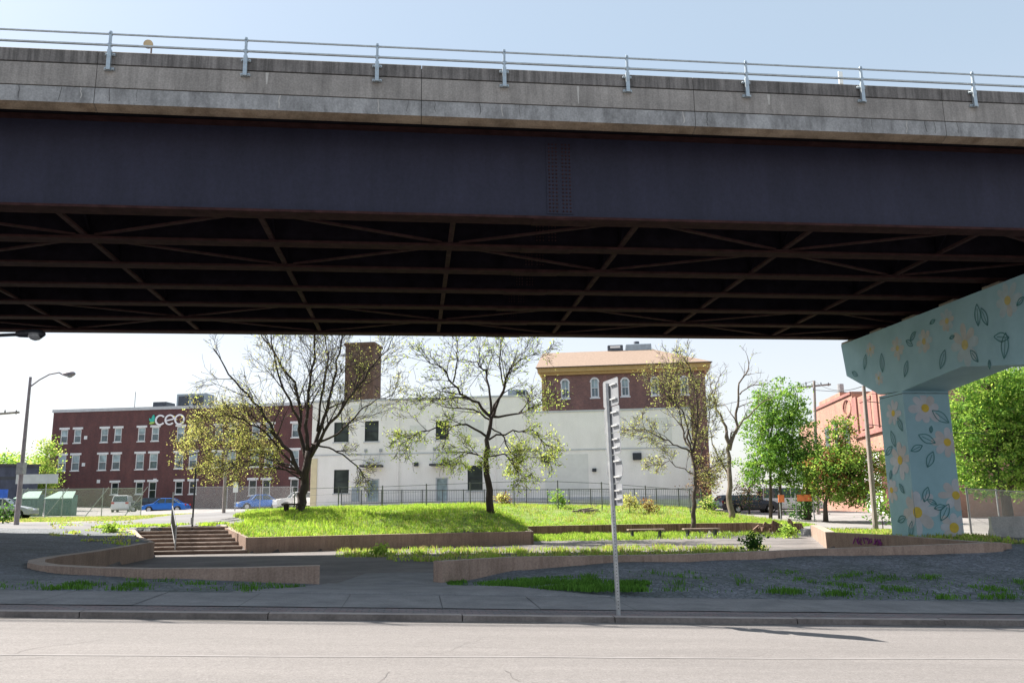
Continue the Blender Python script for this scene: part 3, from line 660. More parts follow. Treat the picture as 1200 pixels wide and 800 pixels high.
def flower(mb, cx, cy, rad, put, lim, n=9, rot=0, seed=0, pm=2, yk=.24):
    rg = random.Random(seed)
    for k in range(n):
        a = rot+2*math.pi*k/n+rg.uniform(-.1, .1); L = rad*rg.uniform(.85, 1.1); w = rad*.22*rg.uniform(.85, 1.15); pts = []
        for i in range(14):
            t = 2*math.pi*i/14; rr = L*.58+L*.42*math.cos(t); ww = w*math.sin(t)*(1+.25*math.cos(t))
            pts.append((cx+rr*math.cos(a)-ww*math.sin(a), cy+rr*math.sin(a)+ww*math.cos(a)))
        decal(mb, pts, put, lim, .004+.0006*k, pm if rg.random() < .65 else (5-pm if pm in (2, 3) else pm))
    decal(mb, [(cx+rad*yk*math.cos(2*math.pi*i/16), cy+rad*yk*math.sin(2*math.pi*i/16)) for i in range(16)], put, lim, .013, 4)
def leaf(mb, cx, cy, L, ang, put, lim, w=.3, lw=.036):
    def pt(t, s, sc_=1.0): return (cx+(t-.5)*L*math.cos(ang)*sc_-s*w*L*math.sin(math.pi*t)*math.sin(ang)*sc_, cy+(t-.5)*L*math.sin(ang)*sc_+s*w*L*math.sin(math.pi*t)*math.cos(ang)*sc_)
    for s in (-1, 1):
        for i in range(9):
            a, b = pt(i/9, s), pt((i+1)/9, s); dx, dy = b[0]-a[0], b[1]-a[1]; l = math.hypot(dx, dy) or 1; nx, ny = -dy/l*lw/2, dx/l*lw/2
            decal(mb, [(a[0]-nx, a[1]-ny), (b[0]-nx, b[1]-ny), (b[0]+nx, b[1]+ny), (a[0]+nx, a[1]+ny)], put, lim, .016, 5)
    a, b = pt(0, 0), pt(.8, 0); dx, dy = b[0]-a[0], b[1]-a[1]; l = math.hypot(dx, dy); nx, ny = -dy/l*lw*.35, dx/l*lw*.35
    decal(mb, [(a[0]-nx, a[1]-ny), (b[0]-nx, b[1]-ny), (b[0]+nx, b[1]+ny), (a[0]+nx, a[1]+ny)], put, lim, .016, 5)
putU = lambda p, off: (PU0-off, p[0], p[1])
CV0, CV1 = 29.85, 31.5
putV = lambda p, off: (p[0], CV0-off, p[1])
capP = [(34.1, 8.33), (33.85, 6.95), (31.5, 5.86), (29.85, 5.76), (26.24, 6.08), (23.1, 5.62), (21.3, 5.62), (20.2, 6.6), (19.9, 8.33)]
mb = MB(); mb.prism(capP, 0, PU0, PU1, 0)
LIMC = (20, 34.05, 5.5, 8.32)
for (x, y, rp, sd) in ((1020, 409, 9, 1), (1052, 408, 13, 2), (1083, 400, 15, 3), (1030, 443, 9, 4), (1110, 376, 14, 5), (1131, 404, 24, 6), (1181, 352, 22, 7)):
    q = pu(x, y, PU0); d = q[1]/math.cos(.4); flower(mb, q[1], q[2], rp*q[1]/1000*1.15, putU, LIMC, seed=sd, pm=3 if sd in (1, 2, 3) else 2, n=8)
for (x, y, L, an) in ((1014, 424, 16, 1.2), (1034, 425, 20, 1.5), (1062, 432, 18, 1.1), (1066, 402, 14, -.6), (1070, 394, 14, .6), (1105, 421, 22, 1.0), (1142, 417, 18, 2.2), (1146, 369, 24, 1.5), (1154, 371, 22, 1.9), (1174, 395, 24, 2.9), (1178, 405, 28, 1.3), (1160, 427, 10, 1.5), (1002, 438, 12, -.5), (1093, 377, 10, .2), (1116, 395, 9, .1), (1196, 353, 14, .5)):
    q = pu(x, y, PU0); leaf(mb, q[1], q[2], L*q[1]/1000*1.2, math.pi-an, putU, LIMC, .2)
mb.build('pier_cap', ['blue', 'blue', 'petalf', 'petalw', 'yolkf', 'leafp'], PR)
# column under the far half of the cap, and the near one
colz = -.9
mb = MB(); mb.box(PU0+.003, PU1-.003, CV0, CV1, colz, 5.66, 0)
LU = (CV0, CV1, .1, 5.6); LV = (PU0+.005, PU1-.005, .1, 5.6)
for (x, y, rp, sd, pl) in ((1047, 484, 15, 11, 0), (1055, 539, 21, 12, 0), (1045, 574, 14, 13, 0), (1074, 600, 26, 14, 0), (1084, 478, 20, 15, 1), (1110, 518, 19, 16, 1), (1120, 580, 20, 17, 1), (1118, 618, 18, 18, 1), (1074.5, 600, 26, 19, 1)):
    if pl == 0: q = pu(x, y, PU0); flower(mb, q[1], q[2], rp*q[1]/1000*1.08, putU, LU, seed=sd, n=8)
    else:
        q = pv(x, y, CV0); flower(mb, q[0], q[2], rp*32/1000, putV, LV, seed=sd, n=8, yk=.32 if sd == 18 else .24)
for (x, y, L, an, pl) in ((1047, 514, 18, 1.9, 0), (1042, 528, 16, .5, 0), (1055, 497, 16, 2.0, 0), (1044, 556, 10, 1.2, 0), (1057, 608, 16, .3, 0), (1068, 620, 18, 1.2, 0), (1057, 572, 12, 2.2, 0),
                      (1102, 488, 24, 2.5, 1), (1086, 514, 22, 2.7, 1), (1090, 538, 20, 1.1, 1), (1074, 525, 16, .4, 1), (1085, 579, 18, 1.2, 1), (1092, 588, 12, 2.7, 1), (1107, 600, 22, 1.0, 1), (1101, 594, 14, .2, 1), (1091, 503, 8, 1.4, 1)):
    if pl == 0: q = pu(x, y, PU0); leaf(mb, q[1], q[2], L*q[1]/1000*1.2, math.pi-an, putU, LU, .2)
    else: q = pv(x, y, CV0); leaf(mb, q[0], q[2], L*32/1000, an, putV, LV, .22)
mb.box(PU0+.012, PU1-.012, CV0+.01, CV1-.01, 5.66, 5.685, 1); mb.box(PU0+.003, PU1-.003, CV0+.004, CV1-.004, 5.685, 5.77, 0)
mb.build('column', ['blue', 'groove', 'petal', 'petal2', 'yolk', 'leafp'], PR)
MB().box(PU0+.003, PU1-.003, 21.35, 22.95, -.9, 5.61).build('column', 'blue', PR)
mb = MB().box(PU0+.1, PU1-.1, 19.95, 34.05, 8.332, 8.36, 0); mb.build('cap_sheet', 'groove', PR)
for v in GV:
    MB().box(PU0+.25, PU1-.25, v-.42, v+.42, 8.36, 8.5).build('pedestal', 'pedestal', PR)
    MB().box(PU0+.45, PU1-.45, v-.2, v+.2, 8.5, 8.597).build('bearing', 'rustf', PR)
#PART2
# ------------------------------------------------------------------ buildings
def facade(mb, s0, s1, t, z0, z1, ops, dep=.16, m=0, mr=None):
    ss = sorted({s0, s1, *[o[0] for o in ops], *[o[1] for o in ops]}); zs = sorted({z0, z1, *[o[2] for o in ops], *[o[3] for o in ops]})
    for a, b in zip(ss[:-1], ss[1:]):
        for c, d in zip(zs[:-1], zs[1:]):
            x, z = (a+b)/2, (c+d)/2
            if any(o[0] < x < o[1] and o[2] < z < o[3] for o in ops): continue
            mb.quad((a, t, c), (b, t, c), (b, t, d), (a, t, d), m)
    for a, b, c, d in ops:
        e = t+dep; k = m if mr is None else mr
        mb.quad((a, t, c), (a, e, c), (a, e, d), (a, t, d), k); mb.quad((b, e, c), (b, t, c), (b, t, d), (b, e, d), k)
        mb.quad((a, t, d), (a, e, d), (b, e, d), (b, t, d), k); mb.quad((a, e, c), (a, t, c), (b, t, c), (b, e, c), k)
def rest(mb, s0, s1, t0, t1, z0, z1, m=0, top=None):
    mb.quad((s0, t1, z0), (s0, t0, z0), (s0, t0, z1), (s0, t1, z1), m); mb.quad((s1, t0, z0), (s1, t1, z0), (s1, t1, z1), (s1, t0, z1), m)
    mb.quad((s1, t1, z0), (s0, t1, z0), (s0, t1, z1), (s1, t1, z1), m); mb.quad((s0, t0, z1), (s1, t0, z1), (s1, t1, z1), (s0, t1, z1), m if top is None else top)
def window(root, a, b, c, d, t, glass='glass', frame='whitetrim', sill=None, lintel=None, mid=True, dep=.16, vert=0, glass2=None, fw=.06, name='window'):
    mb = MB(); g = t+dep-.04; zm = (c+d)/2
    if glass2: mb.quad((a, g, c), (b, g, c), (b, g, zm), (a, g, zm), 0); mb.quad((a, g, zm), (b, g, zm), (b, g, d), (a, g, d), 1)
    else: mb.quad((a, g, c), (b, g, c), (b, g, d), (a, g, d), 0)
    w = mb.build(name, [glass, glass2 or glass], root)
    f = MB(); y0, y1 = t+.03, g+.03
    f.box(a, a+fw, y0, y1, c, d); f.box(b-fw, b, y0, y1, c, d); f.box(a+fw, b-fw, y0, y1, c, c+fw); f.box(a+fw, b-fw, y0, y1, d-fw, d)
    if mid: f.box(a+fw, b-fw, y0+.01, y1, zm-.03, zm+.03)
    for k in range(vert):
        x = a+(b-a)*(k+1)/(vert+1); f.box(x-.02, x+.02, y0+.02, y1, c+fw, d-fw)
    f.build('frame', frame, w)
    if sill: MB().box(a-.1, b+.1, t-.08, t+.05, c-.12, c).build('sill', sill, w)
    if lintel: MB().box(a-.22, b+.22, t-.07, t-.003, d, d+.26).build('lintel', lintel, w)
    return w
sA, cA = math.sin(-BA), math.cos(-BA)
TA = sA*-55+cA*112; TW_ = cA*76; TB = sA*10+cA*84
# --- three-storey dark brick building with the round-letter sign
B1 = empty('brick_building', (-57, TA, 2.5), BA, 'three-storey dark red brick building with rows of white-lintel windows and a ceo sign', 'building')
ops = []; wins = []
for s in (-73.4, -71.5, -67.7, -65.8, -62.5, -60.6, -57.1, -55.2, -51.9, -50.0, -46.9, -45.0, -41.6):
    wins += [(s-.5, s+.5, 10.95, 12.72), (s-.56, s+.56, 7.35, 9.35)]
for s, z in ((-65.7, 4.2), (-62.3, 4.2), (-60.5, 3.6), (-56.9, 4.1), (-55, 4.1), (-47, 3.8), (-45.2, 3.8), (-41.5, 3.8)): wins.append((s-.52, s+.52, z, 5.72))
mb = MB(); facade(mb, -75.2, -38, TA, 1.5, 15.0, wins); rest(mb, -75.2, -38, TA, TA+22, 1.5, 15.0, 0, 1); mb.build('wall', ['brickA', 'roofdark'], B1)
for w in wins: window(B1, *w, TA, 'glass' if w[2] > 6 else 'glassd', 'whitetrim', 'whitetrim', 'whitetrim', glass2='glassl' if w[2] > 6 else None, fw=.09)
mb = MB().box(-75.35, -37.9, TA-.12, TA+.2, 15.003, 15.4); mb.box(-75.35, -75.05, TA+.2, TA+22, 15.003, 15.4); mb.build('coping', 'greytrim', B1)
for x, z in ((-70.3, 11.6), (-70.3, 8.1), (-68, 5.9), (-60.2, 5.9)): MB().box(x-.22, x+.22, TA-.06, TA-.003, z-.22, z+.22).build('vent', 'whitetrim', B1)
for n_, (x0, x1, z1) in enumerate(((-63.6, -61.7, 16.6), (-60.2, -56.0, 17.6))):
    hv = empty('rooftop_unit', ((x0+x1)/2, TA+5, 15.0), BA, ('small dark rooftop unit left of the taller one on the dark brick building', 'tall pale blue rooftop air unit above the ceo sign')[n_], 'rooftop unit')
    MB().box(x0, x1, TA+4, TA+6.5, 15.0, z1).build('casing', 'hvac' if n_ else 'louvre', hv, bevel=.08)
    lv = MB()
    for k in range(2 if n_ else 1):
        w_ = (x1-x0)/(2 if n_ else 1); lv.box(x0+w_*k+.3, x0+w_*(k+1)-.3, TA+3.97, TA+3.998, 15.5, z1-.35)
    lv.build('louvre', 'louvre', hv)
an = MB().tube((-65.6, TA+3, 15), (-65.6, TA+3, 17.9), .05); tag(an.build('roof_mast', 'galvd', o=(-65.6, TA+3, 15), phi=BA), 'thin mast standing on the dark brick building roof, left of the rooftop units', 'mast')
# sign: c e o as rings, and a leaf mark
def ringpts(cx, cz, ro, ri, a0, a1, n=40): return [((cx+ro*math.cos(a0+(a1-a0)*i/n), cz+ro*math.sin(a0+(a1-a0)*i/n)), (cx+ri*math.cos(a0+(a1-a0)*i/n), cz+ri*math.sin(a0+(a1-a0)*i/n))) for i in range(n+1)]
def ring(mb, cx, cz, ro, ri, a0, a1, t0, t1, m=0):
    P = ringpts(cx, cz, ro, ri, a0, a1)
    for (o0, i0), (o1, i1) in zip(P[:-1], P[1:]):
        v = [(o0[0], t0, o0[1]), (o1[0], t0, o1[1]), (i1[0], t0, i1[1]), (i0[0], t0, i0[1]), (o0[0], t1, o0[1]), (o1[0], t1, o1[1]), (i1[0], t1, i1[1]), (i0[0], t1, i0[1])]
        mb.add(v, [(3, 2, 1, 0), (4, 5, 6, 7), (0, 1, 5, 4), (2, 3, 7, 6), (0, 4, 7, 3), (1, 2, 6, 5)], m)
SG = empty('wall_sign', (-59, TA-.1, 13.4), BA, 'ceo sign in white round letters with green leaf mark on the dark brick wall', 'sign')
cz = 13.62; r0, r1 = .70, .50
m1 = MB(); ring(m1, -59.95, cz, r0, r1, R(38), R(322), TA-.2, TA-.06); m1.build('letter', 'signw', SG)
m1 = MB(); ring(m1, -58.63, cz, r0, r1, R(0), R(318), TA-.2, TA-.06); m1.beam((-59.13, TA-.13, cz-.12), (-58.05, TA-.13, cz+.1), .14, .17); m1.build('letter', 'signw', SG)
m1 = MB(); ring(m1, -57.28, cz, r0, r1, 0, 2*math.pi, TA-.2, TA-.06); m1.build('letter', 'signw', SG)
def petal(mb, cx, cz, L, w, an, t0, t1, m):
    pts = []
    for i in range(16):
        t = 2*math.pi*i/16; a = L*.5*math.cos(t); b = w*.5*math.sin(t)*(1-.3*math.cos(t)); pts.append((cx+a*math.cos(an)-b*math.sin(an), cz+a*math.sin(an)+b*math.cos(an)))
    mb.prism(pts, 1, t0, t1, m)
m1 = MB(); petal(m1, -60.95, 13.85, 1.0, .45, R(85), TA-.18, TA-.06, 0); petal(m1, -61.3, 13.65, .6, .3, R(130), TA-.17, TA-.065, 0); petal(m1, -61.05, 13.28, .8, .28, R(10), TA-.19, TA-.07, 1)
m1.build('leaf_mark', ['signteal', 'signgreen'], SG)
# --- white building
B2 = empty('white_building', (-12, TW_, 2), BA, 'long low white painted building with dark green windows and two canopied doors', 'building')
w2 = [(-26.5, -25.1, 7.85, 9.65), (-23.6, -22.3, 7.85, 9.7), (-17.0, -15.8, 7.85, 9.55), (-26.4, -25.0, 3.25, 5.35), (-14.1, -12.75, 3.3, 5.5)]
d2 = [(-23.35, -22.15, 2.1, 4.5), (-17.0, -15.85, 2.1, 4.5)]
mb = MB(); facade(mb, -28.6, -8.6, TW_, 0.5, 11.5, w2+d2); rest(mb, -28.6, -8.6, TW_, TW_+7.6, .5, 11.5, 0, 1)
mb.quad((-8.6, TW_, .5), (5.6, TW_, .5), (5.6, TW_, 10.0), (-8.6, TW_, 10.0)); rest(mb, -8.6, 5.6, TW_, TW_+7.0, .5, 10.0, 0, 1); mb.build('wall', ['white', 'roofdark'], B2)
MB().box(-28.75, -8.5, TW_-.08, TW_+.25, 11.503, 11.68).build('coping', 'greytrim', B2); MB().box(-8.45, 5.7, TW_-.08, TW_+.25, 10.003, 10.15).build('coping', 'greytrim', B2)
for w in w2: window(B2, *w, TW_, 'screen', 'darkmetal', 'greytrim', None, mid=True, fw=.05)
MB().box(-28.55, 5.55, TW_-.05, TW_-.003, 6.62, 6.74).build('band', 'greytrim', B2)
MB().box(-28.55, -28.0, TW_-.1, TW_-.003, 2.2, 6.4).build('pilaster', 'cream', B2)
MB().box(-12, 5.5, TW_-.12, TW_-.003, 1.0, 2.6).build('plinth', 'greytrim', B2)
for a, b, c, d in d2:
    w = window(B2, a, b, c, d, TW_, 'glassl', 'greytrim', None, None, mid=False, fw=.12, name='door'); MB().box(a-.35, b+.35, TW_-1.1, TW_-.003, 5.5, 5.68).build('canopy', 'roofdark', B2)
    cr = MB()
    for x in (a-.1, b+.1): cr.tube((x, TW_-.9, 5.68), (x, TW_-.05, 7.0), .02, n=5); cr.box(x-.14, x+.14, TW_-.07, TW_-.052, 6.88, 7.15)
    cr.build('canopy_rod', 'galvd', B2)
MB().box(-24.6, -24.0, TW_-.3, TW_-.003, 2.1, 3.7).build('meter_cabinet', 'hvac', B2)
for px, py, w_ in ((639, 538, .38), (746.6, 534.6, .38), (696.6, 550.6, .18), (488, 544, .2)):
    q = pv(px, py, TW_, BA); m1 = MB(); m1.box(q[0]-w_, q[0]+w_, TW_-.3, TW_-.003, q[2]-w_*.8, q[2]+w_*.8); m1.build('wall_lamp', 'darkmetal', B2, bevel=.04)
hv = empty('rooftop_unit', (-9.8, TW_+2, 11.5), BA, 'pale box unit on the white building roof beside the mottled brick block', 'rooftop unit')
MB().box(-10.6, -8.9, TW_+1.3, TW_+2.6, 11.5, 12.35).build('casing', 'hvac', hv, bevel=.05); MB().box(-9.8, -9.0, TW_+1.27, TW_+1.298, 11.6, 12.2).build('louvre', 'louvre', hv)
for s_, za, zb in ((-20.4, 2.2, 11.4), (-11.6, 2.2, 11.4), (-8.9, 2.0, 11.4)):
    dp = MB(); dp.tube((s_, TW_-.12, za), (s_, TW_-.12, zb), .06, n=8)
    for z in (3.5, 6, 8.8): dp.box(s_-.1, s_+.1, TW_-.17, TW_-.004, z-.04, z+.04)
    dp.build('downpipe', 'white', B2)
for a, b, c, d in ((-24.9, -22.0, 9.95, 11.2), (-19.4, -17.9, 7.0, 9.2), (-7.2, -3.4, 2.8, 6.3), (1.2, 3.9, 7.2, 9.3), (-14.8, -12.6, 8.0, 9.6)):
    MB().box(a, b, TW_-.012, TW_-.003, c, d).build('repainted_patch', 'whitepatch', B2)
# --- mottled brick block with arched windows
TB = TW_+8.2
def s_at(px, py, t): return pv(px, py, t, BA)
B3 = empty('brick_block', (0, TB, 2), BA, 'mottled brick block with arched windows and tan hipped roof, rising behind the white building', 'building')
sl = s_at(636, 450, TB)[0]; sr = s_at(826, 440, TB)[0]; ez = s_at(730, 430, TB)[2]; 
mb = MB(); rest(mb, sl, sr, TB, TB+14, .5, ez, 0, 0); 
ww = []
for xc, yt, yb in ((662.3, 444.5, 466.5), (697, 443, 465.5), (732.5, 443, 464), (767.5, 442, 463), (802, 441, 462)):
    a = s_at(xc-5.3, yt, TB); b = s_at(xc+5.3, yb, TB); ww.append((a[0], b[0], b[2], a[2]))
low = [(a, b, c-7.2, d-7.2) for a, b, c, d in ww[-1:]]
facade(mb, sl, sr, TB, .5, ez, ww+low); mb.build('wall', ['brickB'], B3)
for a, b, c, d in ww+low:
    w = window(B3, a, b, c, d, TB, 'glass', 'whitetrim', 'whitetrim', None, mid=True, vert=1, glass2='glassl', fw=.13)
    # arched head: brick spandrels fill the corners
    ar = MB(); xc = (a+b)/2; rx = (b-a)/2; zc_ = d-.42
    for sgn in (-1, 1):
        pts = [(xc+sgn*rx, d), (xc+sgn*rx, zc_)]+[(xc+sgn*rx*math.cos(R(q)), zc_+.42*math.sin(R(q))) for q in range(15, 91, 15)]
        ar.prism(pts, 1, TB-.01, TB+.1, 0)
    ar.build('arch_head', 'brickB', w)
    rg_ = MB(); 
    for q in range(0, 180, 15):
        p_ = [(xc+k*math.cos(R(qq)), zc_+kk*math.sin(R(qq))) for k, kk, qq in ((rx+.06, .5, q), (rx+.06, .5, q+15), (rx-.08, .36, q+15), (rx-.08, .36, q))]; rg_.prism(p_, 1, TB-.045, TB-.012, 0)
    rg_.build('arch_trim', 'whitetrim', w)
cm = MB(); cm.box(sl-.45, sr+.55, TB-.55, TB-.003, ez-.35, ez+.12); cm.box(sl-.25, sr+.3, TB-.3, TB-.004, ez-.62, ez-.35); cm.box(sl-.45, sl-.003, TB, TB+14, ez-.35, ez+.12); cm.box(sr+.003, sr+.55, TB, TB+14, ez-.35, ez+.12)
cm.box(sl-.1, sl+.35, TB-.06, TB-.005, 9, ez-.63); cm.build('cornice', 'cornice', B3)
rz_ = s_at(700, 411.5, TB+7)[2]; re = s_at(765, 411, TB+7)[0]; E0 = ez+.13
rf = MB(); a, b, c, d = (sl-.6, TB-.7, E0), (sr+.7, TB-.7, E0), (sr+.7, TB+14.7, E0), (sl-.6, TB+14.7, E0); g1, g2 = (sl-.6, TB+7, rz_), (re, TB+7, rz_)
rf.add([a, b, c, d, g1, g2], [(0, 1, 5, 4), (1, 2, 5), (2, 3, 4, 5), (3, 0, 4), (0, 3, 2, 1)]); rf.build('roof', 'roofs', B3)
MB().box(sl-.62, sr+.72, TB-.74, TB-.7, E0-.06, E0+.02).build('gutter', 'roofdark', B3)
for (xa, xb, ya, dark, lb) in ((712, 730, 405, 1, 'small dark louvred box on the tan roof ridge, left one'), (733, 763, 403.5, 0, 'pale blue-grey air unit on the tan roof ridge, right one')):
    qa, qb = s_at(xa, 411, TB+7.5), s_at(xb, ya, TB+7.5); hv = empty('rooftop_unit', ((qa[0]+qb[0])/2, TB+7.5, rz_-.4), BA, lb, 'rooftop unit')
    MB().box(qa[0], qb[0], TB+6.8, TB+8.2, rz_-.4, qb[2]).build('casing', 'louvre' if dark else 'hvac', hv, bevel=.1)
    if dark: MB().box(qa[0]+.3, qb[0]-.3, TB+6.78, TB+6.798, qb[2]-.35, qb[2]-.12).build('grille', 'white2', hv)
    else: MB().tube((qa[0]+1.2, TB+7.5, qb[2]), (qa[0]+1.2, TB+7.5, qb[2]+.35), .3, n=12).build('cap', 'louvre', hv)
# dark annex at the right end of the block
q0 = s_at(810, 575, TB-3)
# --- brown brick tower
TT = TW_+15; qa, qb = s_at(405, 405, TT), s_at(438, 405, TT)
tw = empty('brick_tower', ((qa[0]+qb[0])/2, TT, 3), BA, 'square brown brick tower rising behind the white building roof', 'tower')
mb = MB(); rest(mb, qa[0], qb[0], TT, TT+3, 2, qa[2], 0, 0); mb.quad((qa[0], TT, 2), (qb[0], TT, 2), (qb[0], TT, qa[2]), (qa[0], TT, qa[2])); mb.build('wall', 'brickC', tw)
MB().box(qa[0]-.15, qb[0]+.15, TT-.15, TT+3.15, qa[2]+.003, qa[2]+.3).build('coping', 'brickC', tw)
# --- pink brick building on the right, its long sunlit side towards the left
def sidept(Y): return (24.4+.1*Y, Y)
B4 = empty('pink_brick_building', (32, 76, .5), 0, 'sunlit pink brick building with stepped parapet and red trim, behind the right-hand trees', 'building')
mb = MB()
def wl(y0, y1, z0, z1, off=0, m=0, th=None):
    x0, x1 = sidept(y0)[0]-off, sidept(y1)[0]-off; t = th or 14
    mb.add([(x0, y0, z0), (x1, y1, z0), (x1+t, y1, z0), (x0+t, y0, z0), (x0, y0, z1), (x1, y1, z1), (x1+t, y1, z1), (x0+t, y0, z1)], [(0, 3, 2, 1), (4, 5, 6, 7), (0, 1, 5, 4), (1, 2, 6, 5), (2, 3, 7, 6), (3, 0, 4, 7)], m)
wl(66, 81.5, -.5, 11.5); wl(81.5, 96, -.5, 12.3); wl(96, 104, -.5, 11); wl(86.5, 95, 12.3, 12.9, -.3, 0, 6)
mb.build('wall', 'brickP', B4)
mb = MB(); wl(66, 81.4, 7.75, 8.1, .22, 0, .2); wl(66, 81.4, 6.2, 6.4, .15, 0, .12); wl(81.6, 96, 12.05, 12.32, .15, 0, .4); wl(79.9, 81.3, 8.1, 11.6, .16, 0, .14); wl(74, 75, 8.1, 11.6, .14, 0, .12); mb.build('trim', 'brickR', B4)
mb = MB(); wl(75, 79.7, -.4, 6.1, .04, 0, .035); mb.build('lower_wall', 'whitetrim', B4)
mb = MB(); wl(66.5, 74.8, -.4, 4.6, .04, 0, .035); mb.build('garage_opening', 'maroon', B4)
for y0, y1, z0, z1, g in ((76, 79, 8.6, 10.9, 'brickR'), (83.2, 85, 7.0, 9.8, 'glassd'), (87, 88.6, 7.0, 9.8, 'glassd'), (90.6, 92.2, 7.0, 9.8, 'glassd'), (83.2, 85, 3.0, 5.6, 'glassd'), (87, 88.6, 3.0, 5.6, 'glassd'), (70, 73, 8.6, 10.9, 'brickR')):
    mb = MB(); wl(y0, y1, z0, z1, .05, 0, .045); w = mb.build('window', g, B4); mb = MB(); wl(y0-.15, y1+.15, z1, z1+.3, .1, 0, .09); wl(y0-.15, y1+.15, z0-.2, z0, .1, 0, .09); mb.build('frame', 'brickR', w)
mb = MB()
for q in range(0, 360, 20):
    a_, b_ = R(q), R(q+20); Y0 = 83.0; mb.tube((sidept(Y0)[0]-.08, Y0+1.0*math.cos(a_), 10.9+.8*math.sin(a_)), (sidept(Y0)[0]-.08, Y0+1.0*math.cos(b_), 10.9+.8*math.sin(b_)), .1, n=6)
mb.build('roundel', 'brickR', B4)
for i, (Y_, h_) in enumerate(((92, 2.2), (79, 2.6), (77, 2.0))):
    MB().tube((sidept(Y_)[0]+2, Y_, 11), (sidept(Y_)[0]+2, Y_, 12.3+h_), .35, n=12).build('chimney', 'galvd', B4)
# --- blue-grey flat building at the left edge
p0, p1 = pD(-60, 545, 92), pD(46, 549, 96)
B5 = empty('warehouse', (-60, 92, 1.8), 0, 'flat blue-grey metal-clad building at the far left edge', 'building')
mb = MB(); mb.add([(p0[0], 92, 1), (p1[0], 96, 1), (p1[0]*1.23, 116, 1), (p0[0]*1.2, 112, 1), (p0[0], 92, p0[2]), (p1[0], 96, p0[2]), (p1[0]*1.23, 116, p0[2]), (p0[0]*1.2, 112, p0[2])], [(4, 5, 6, 7), (0, 1, 5, 4), (1, 2, 6, 5), (2, 3, 7, 6), (3, 0, 4, 7)]); mb.build('wall', 'bluebox', B5)
mb = MB(); mb.beam((p0[0], 91.9, p0[2]+.1), (p1[0]+.2, 95.9, p0[2]+.1), .3, .25); mb.build('coping', 'roofdark', B5)
q = pD(7, 560, 91.5); MB().box(q[0]-1.5, q[0]+.8, 92.2, 92.3, q[2]-.15, q[2]+.2).build('vent', 'darkmetal', B5)
# --- maroon shed right of the pier
q0, q1 = pD(1128, 584, 76), pD(1172, 584, 76)
SH = empty('maroon_shed', ((q0[0]+q1[0])/2, 76, 0), 0, 'low maroon shed half hidden under the big tree right of the painted pier', 'shed')
MB().box(q0[0], q1[0], 76, 80, -1.2, q0[2]-.5).build('wall', 'maroon', SH)
mb = MB(); mb.prism([(75.6, q0[2]-.5), (80.4, q0[2]-.5), (78, q0[2]+.7)], 0, q0[0]-.4, q1[0]+.4); mb.build('roof', 'maroon', SH)
MB().box(q0[0]+1, q0[0]+2, 75.95, 75.997, -.4, 1.4).build('door', 'roofdark', SH)

# ------------------------------------------------------------------ fences
def chain_fence(name, pts, h, label, group=None, every=2.6, gm='link', brace=False):
    o = pts[0]; rt = empty(name, (o[0], o[1], gz(*o[:2])), 0, label, 'fence', group)
    pan = MB(); rail = MB()
    for a, b in zip(pts[:-1], pts[1:]):
        L = math.hypot(b[0]-a[0], b[1]-a[1]); n = max(1, round(L/every)); P = []
        for i in range(n+1):
            x = a[0]+(b[0]-a[0])*i/n; y = a[1]+(b[1]-a[1])*i/n; P.append((x, y, gz(x, y)))
        for p, q in zip(P[:-1], P[1:]):
            pan.quad((p[0], p[1], p[2]+.05), (q[0], q[1], q[2]+.05), (q[0], q[1], q[2]+h), (p[0], p[1], p[2]+h)); rail.tube((p[0], p[1], p[2]+h), (q[0], q[1], q[2]+h), .025, n=6)
        for p in P: MB().tube((p[0], p[1], p[2]-.1), (p[0], p[1], p[2]+h+.05), .035, n=8).build('post', 'galvd', rt)
        if brace:
            for p in P[-4:]: rail.tube((p[0]-1.0, p[1]-.5, p[2]), (p[0]+.4, p[1], p[2]+h+.1), .03, n=6)
    if gm: pan.build('mesh_panel', gm, rt)
    rail.build('top_rail', 'galvd', rt); return rt
chain_fence('chain_link_fence', [(pD(24, 600, 64)[0], 64), (pD(165, 600, 66)[0], 66)], 2.1, 'chain-link fence with leaning braces in front of the green containers, far left', brace=True)
chain_fence('chain_link_fence', [(pD(226, 600, 78)[0], 78), (pD(342, 600, 80)[0], 80)], 2.0, 'pale chain-link fence along the foot of the dark brick building behind the second blue car')
chain_fence('chain_link_fence', [(pD(1136, 600, 40)[0], 40), (pD(1150, 600, 36)[0], 37), (pD(1230, 600, 36)[0], 37.5)], 1.9, 'chain-link fence at the right edge beyond the painted pier', every=1.6)
# thin post-and-rail fence on top of the mound
fx = [(pD(360, 590, 57)[0], 57), (pD(653, 590, 57)[0], 57), (pD(812, 590, 57)[0], 57)]
rt = empty('wire_fence', (fx[0][0], 57, gz(*fx[0])), 0, 'thin dark post-and-cable fence along the back of the grass mound', 'fence'); rail = MB(); prev = None
for i in range(10):
    px = 345+51.5*i; x = pD(px, 590, 57)[0]; zt = pD(px, [573, 571, 570, 568, 566, 564, 564, 566, 570, 574][i], 57)[2]; z0 = gz(x, 57)
    MB().tube((x, 57, z0-.1), (x, 57, zt+.08), .038, n=8).build('post', 'fencedark', rt)
    if prev: 
        rail.tube(prev[0], (x, 57, zt), .018, n=6)
        for k in (.35, .7): rail.tube((prev[0][0], 57, prev[1]+(prev[0][2]-prev[1])*k), (x, 57, z0+(zt-z0)*k), .007, n=4)
    prev = ((x, 57, zt), z0)
rail.build('cable', 'fencedark', rt)
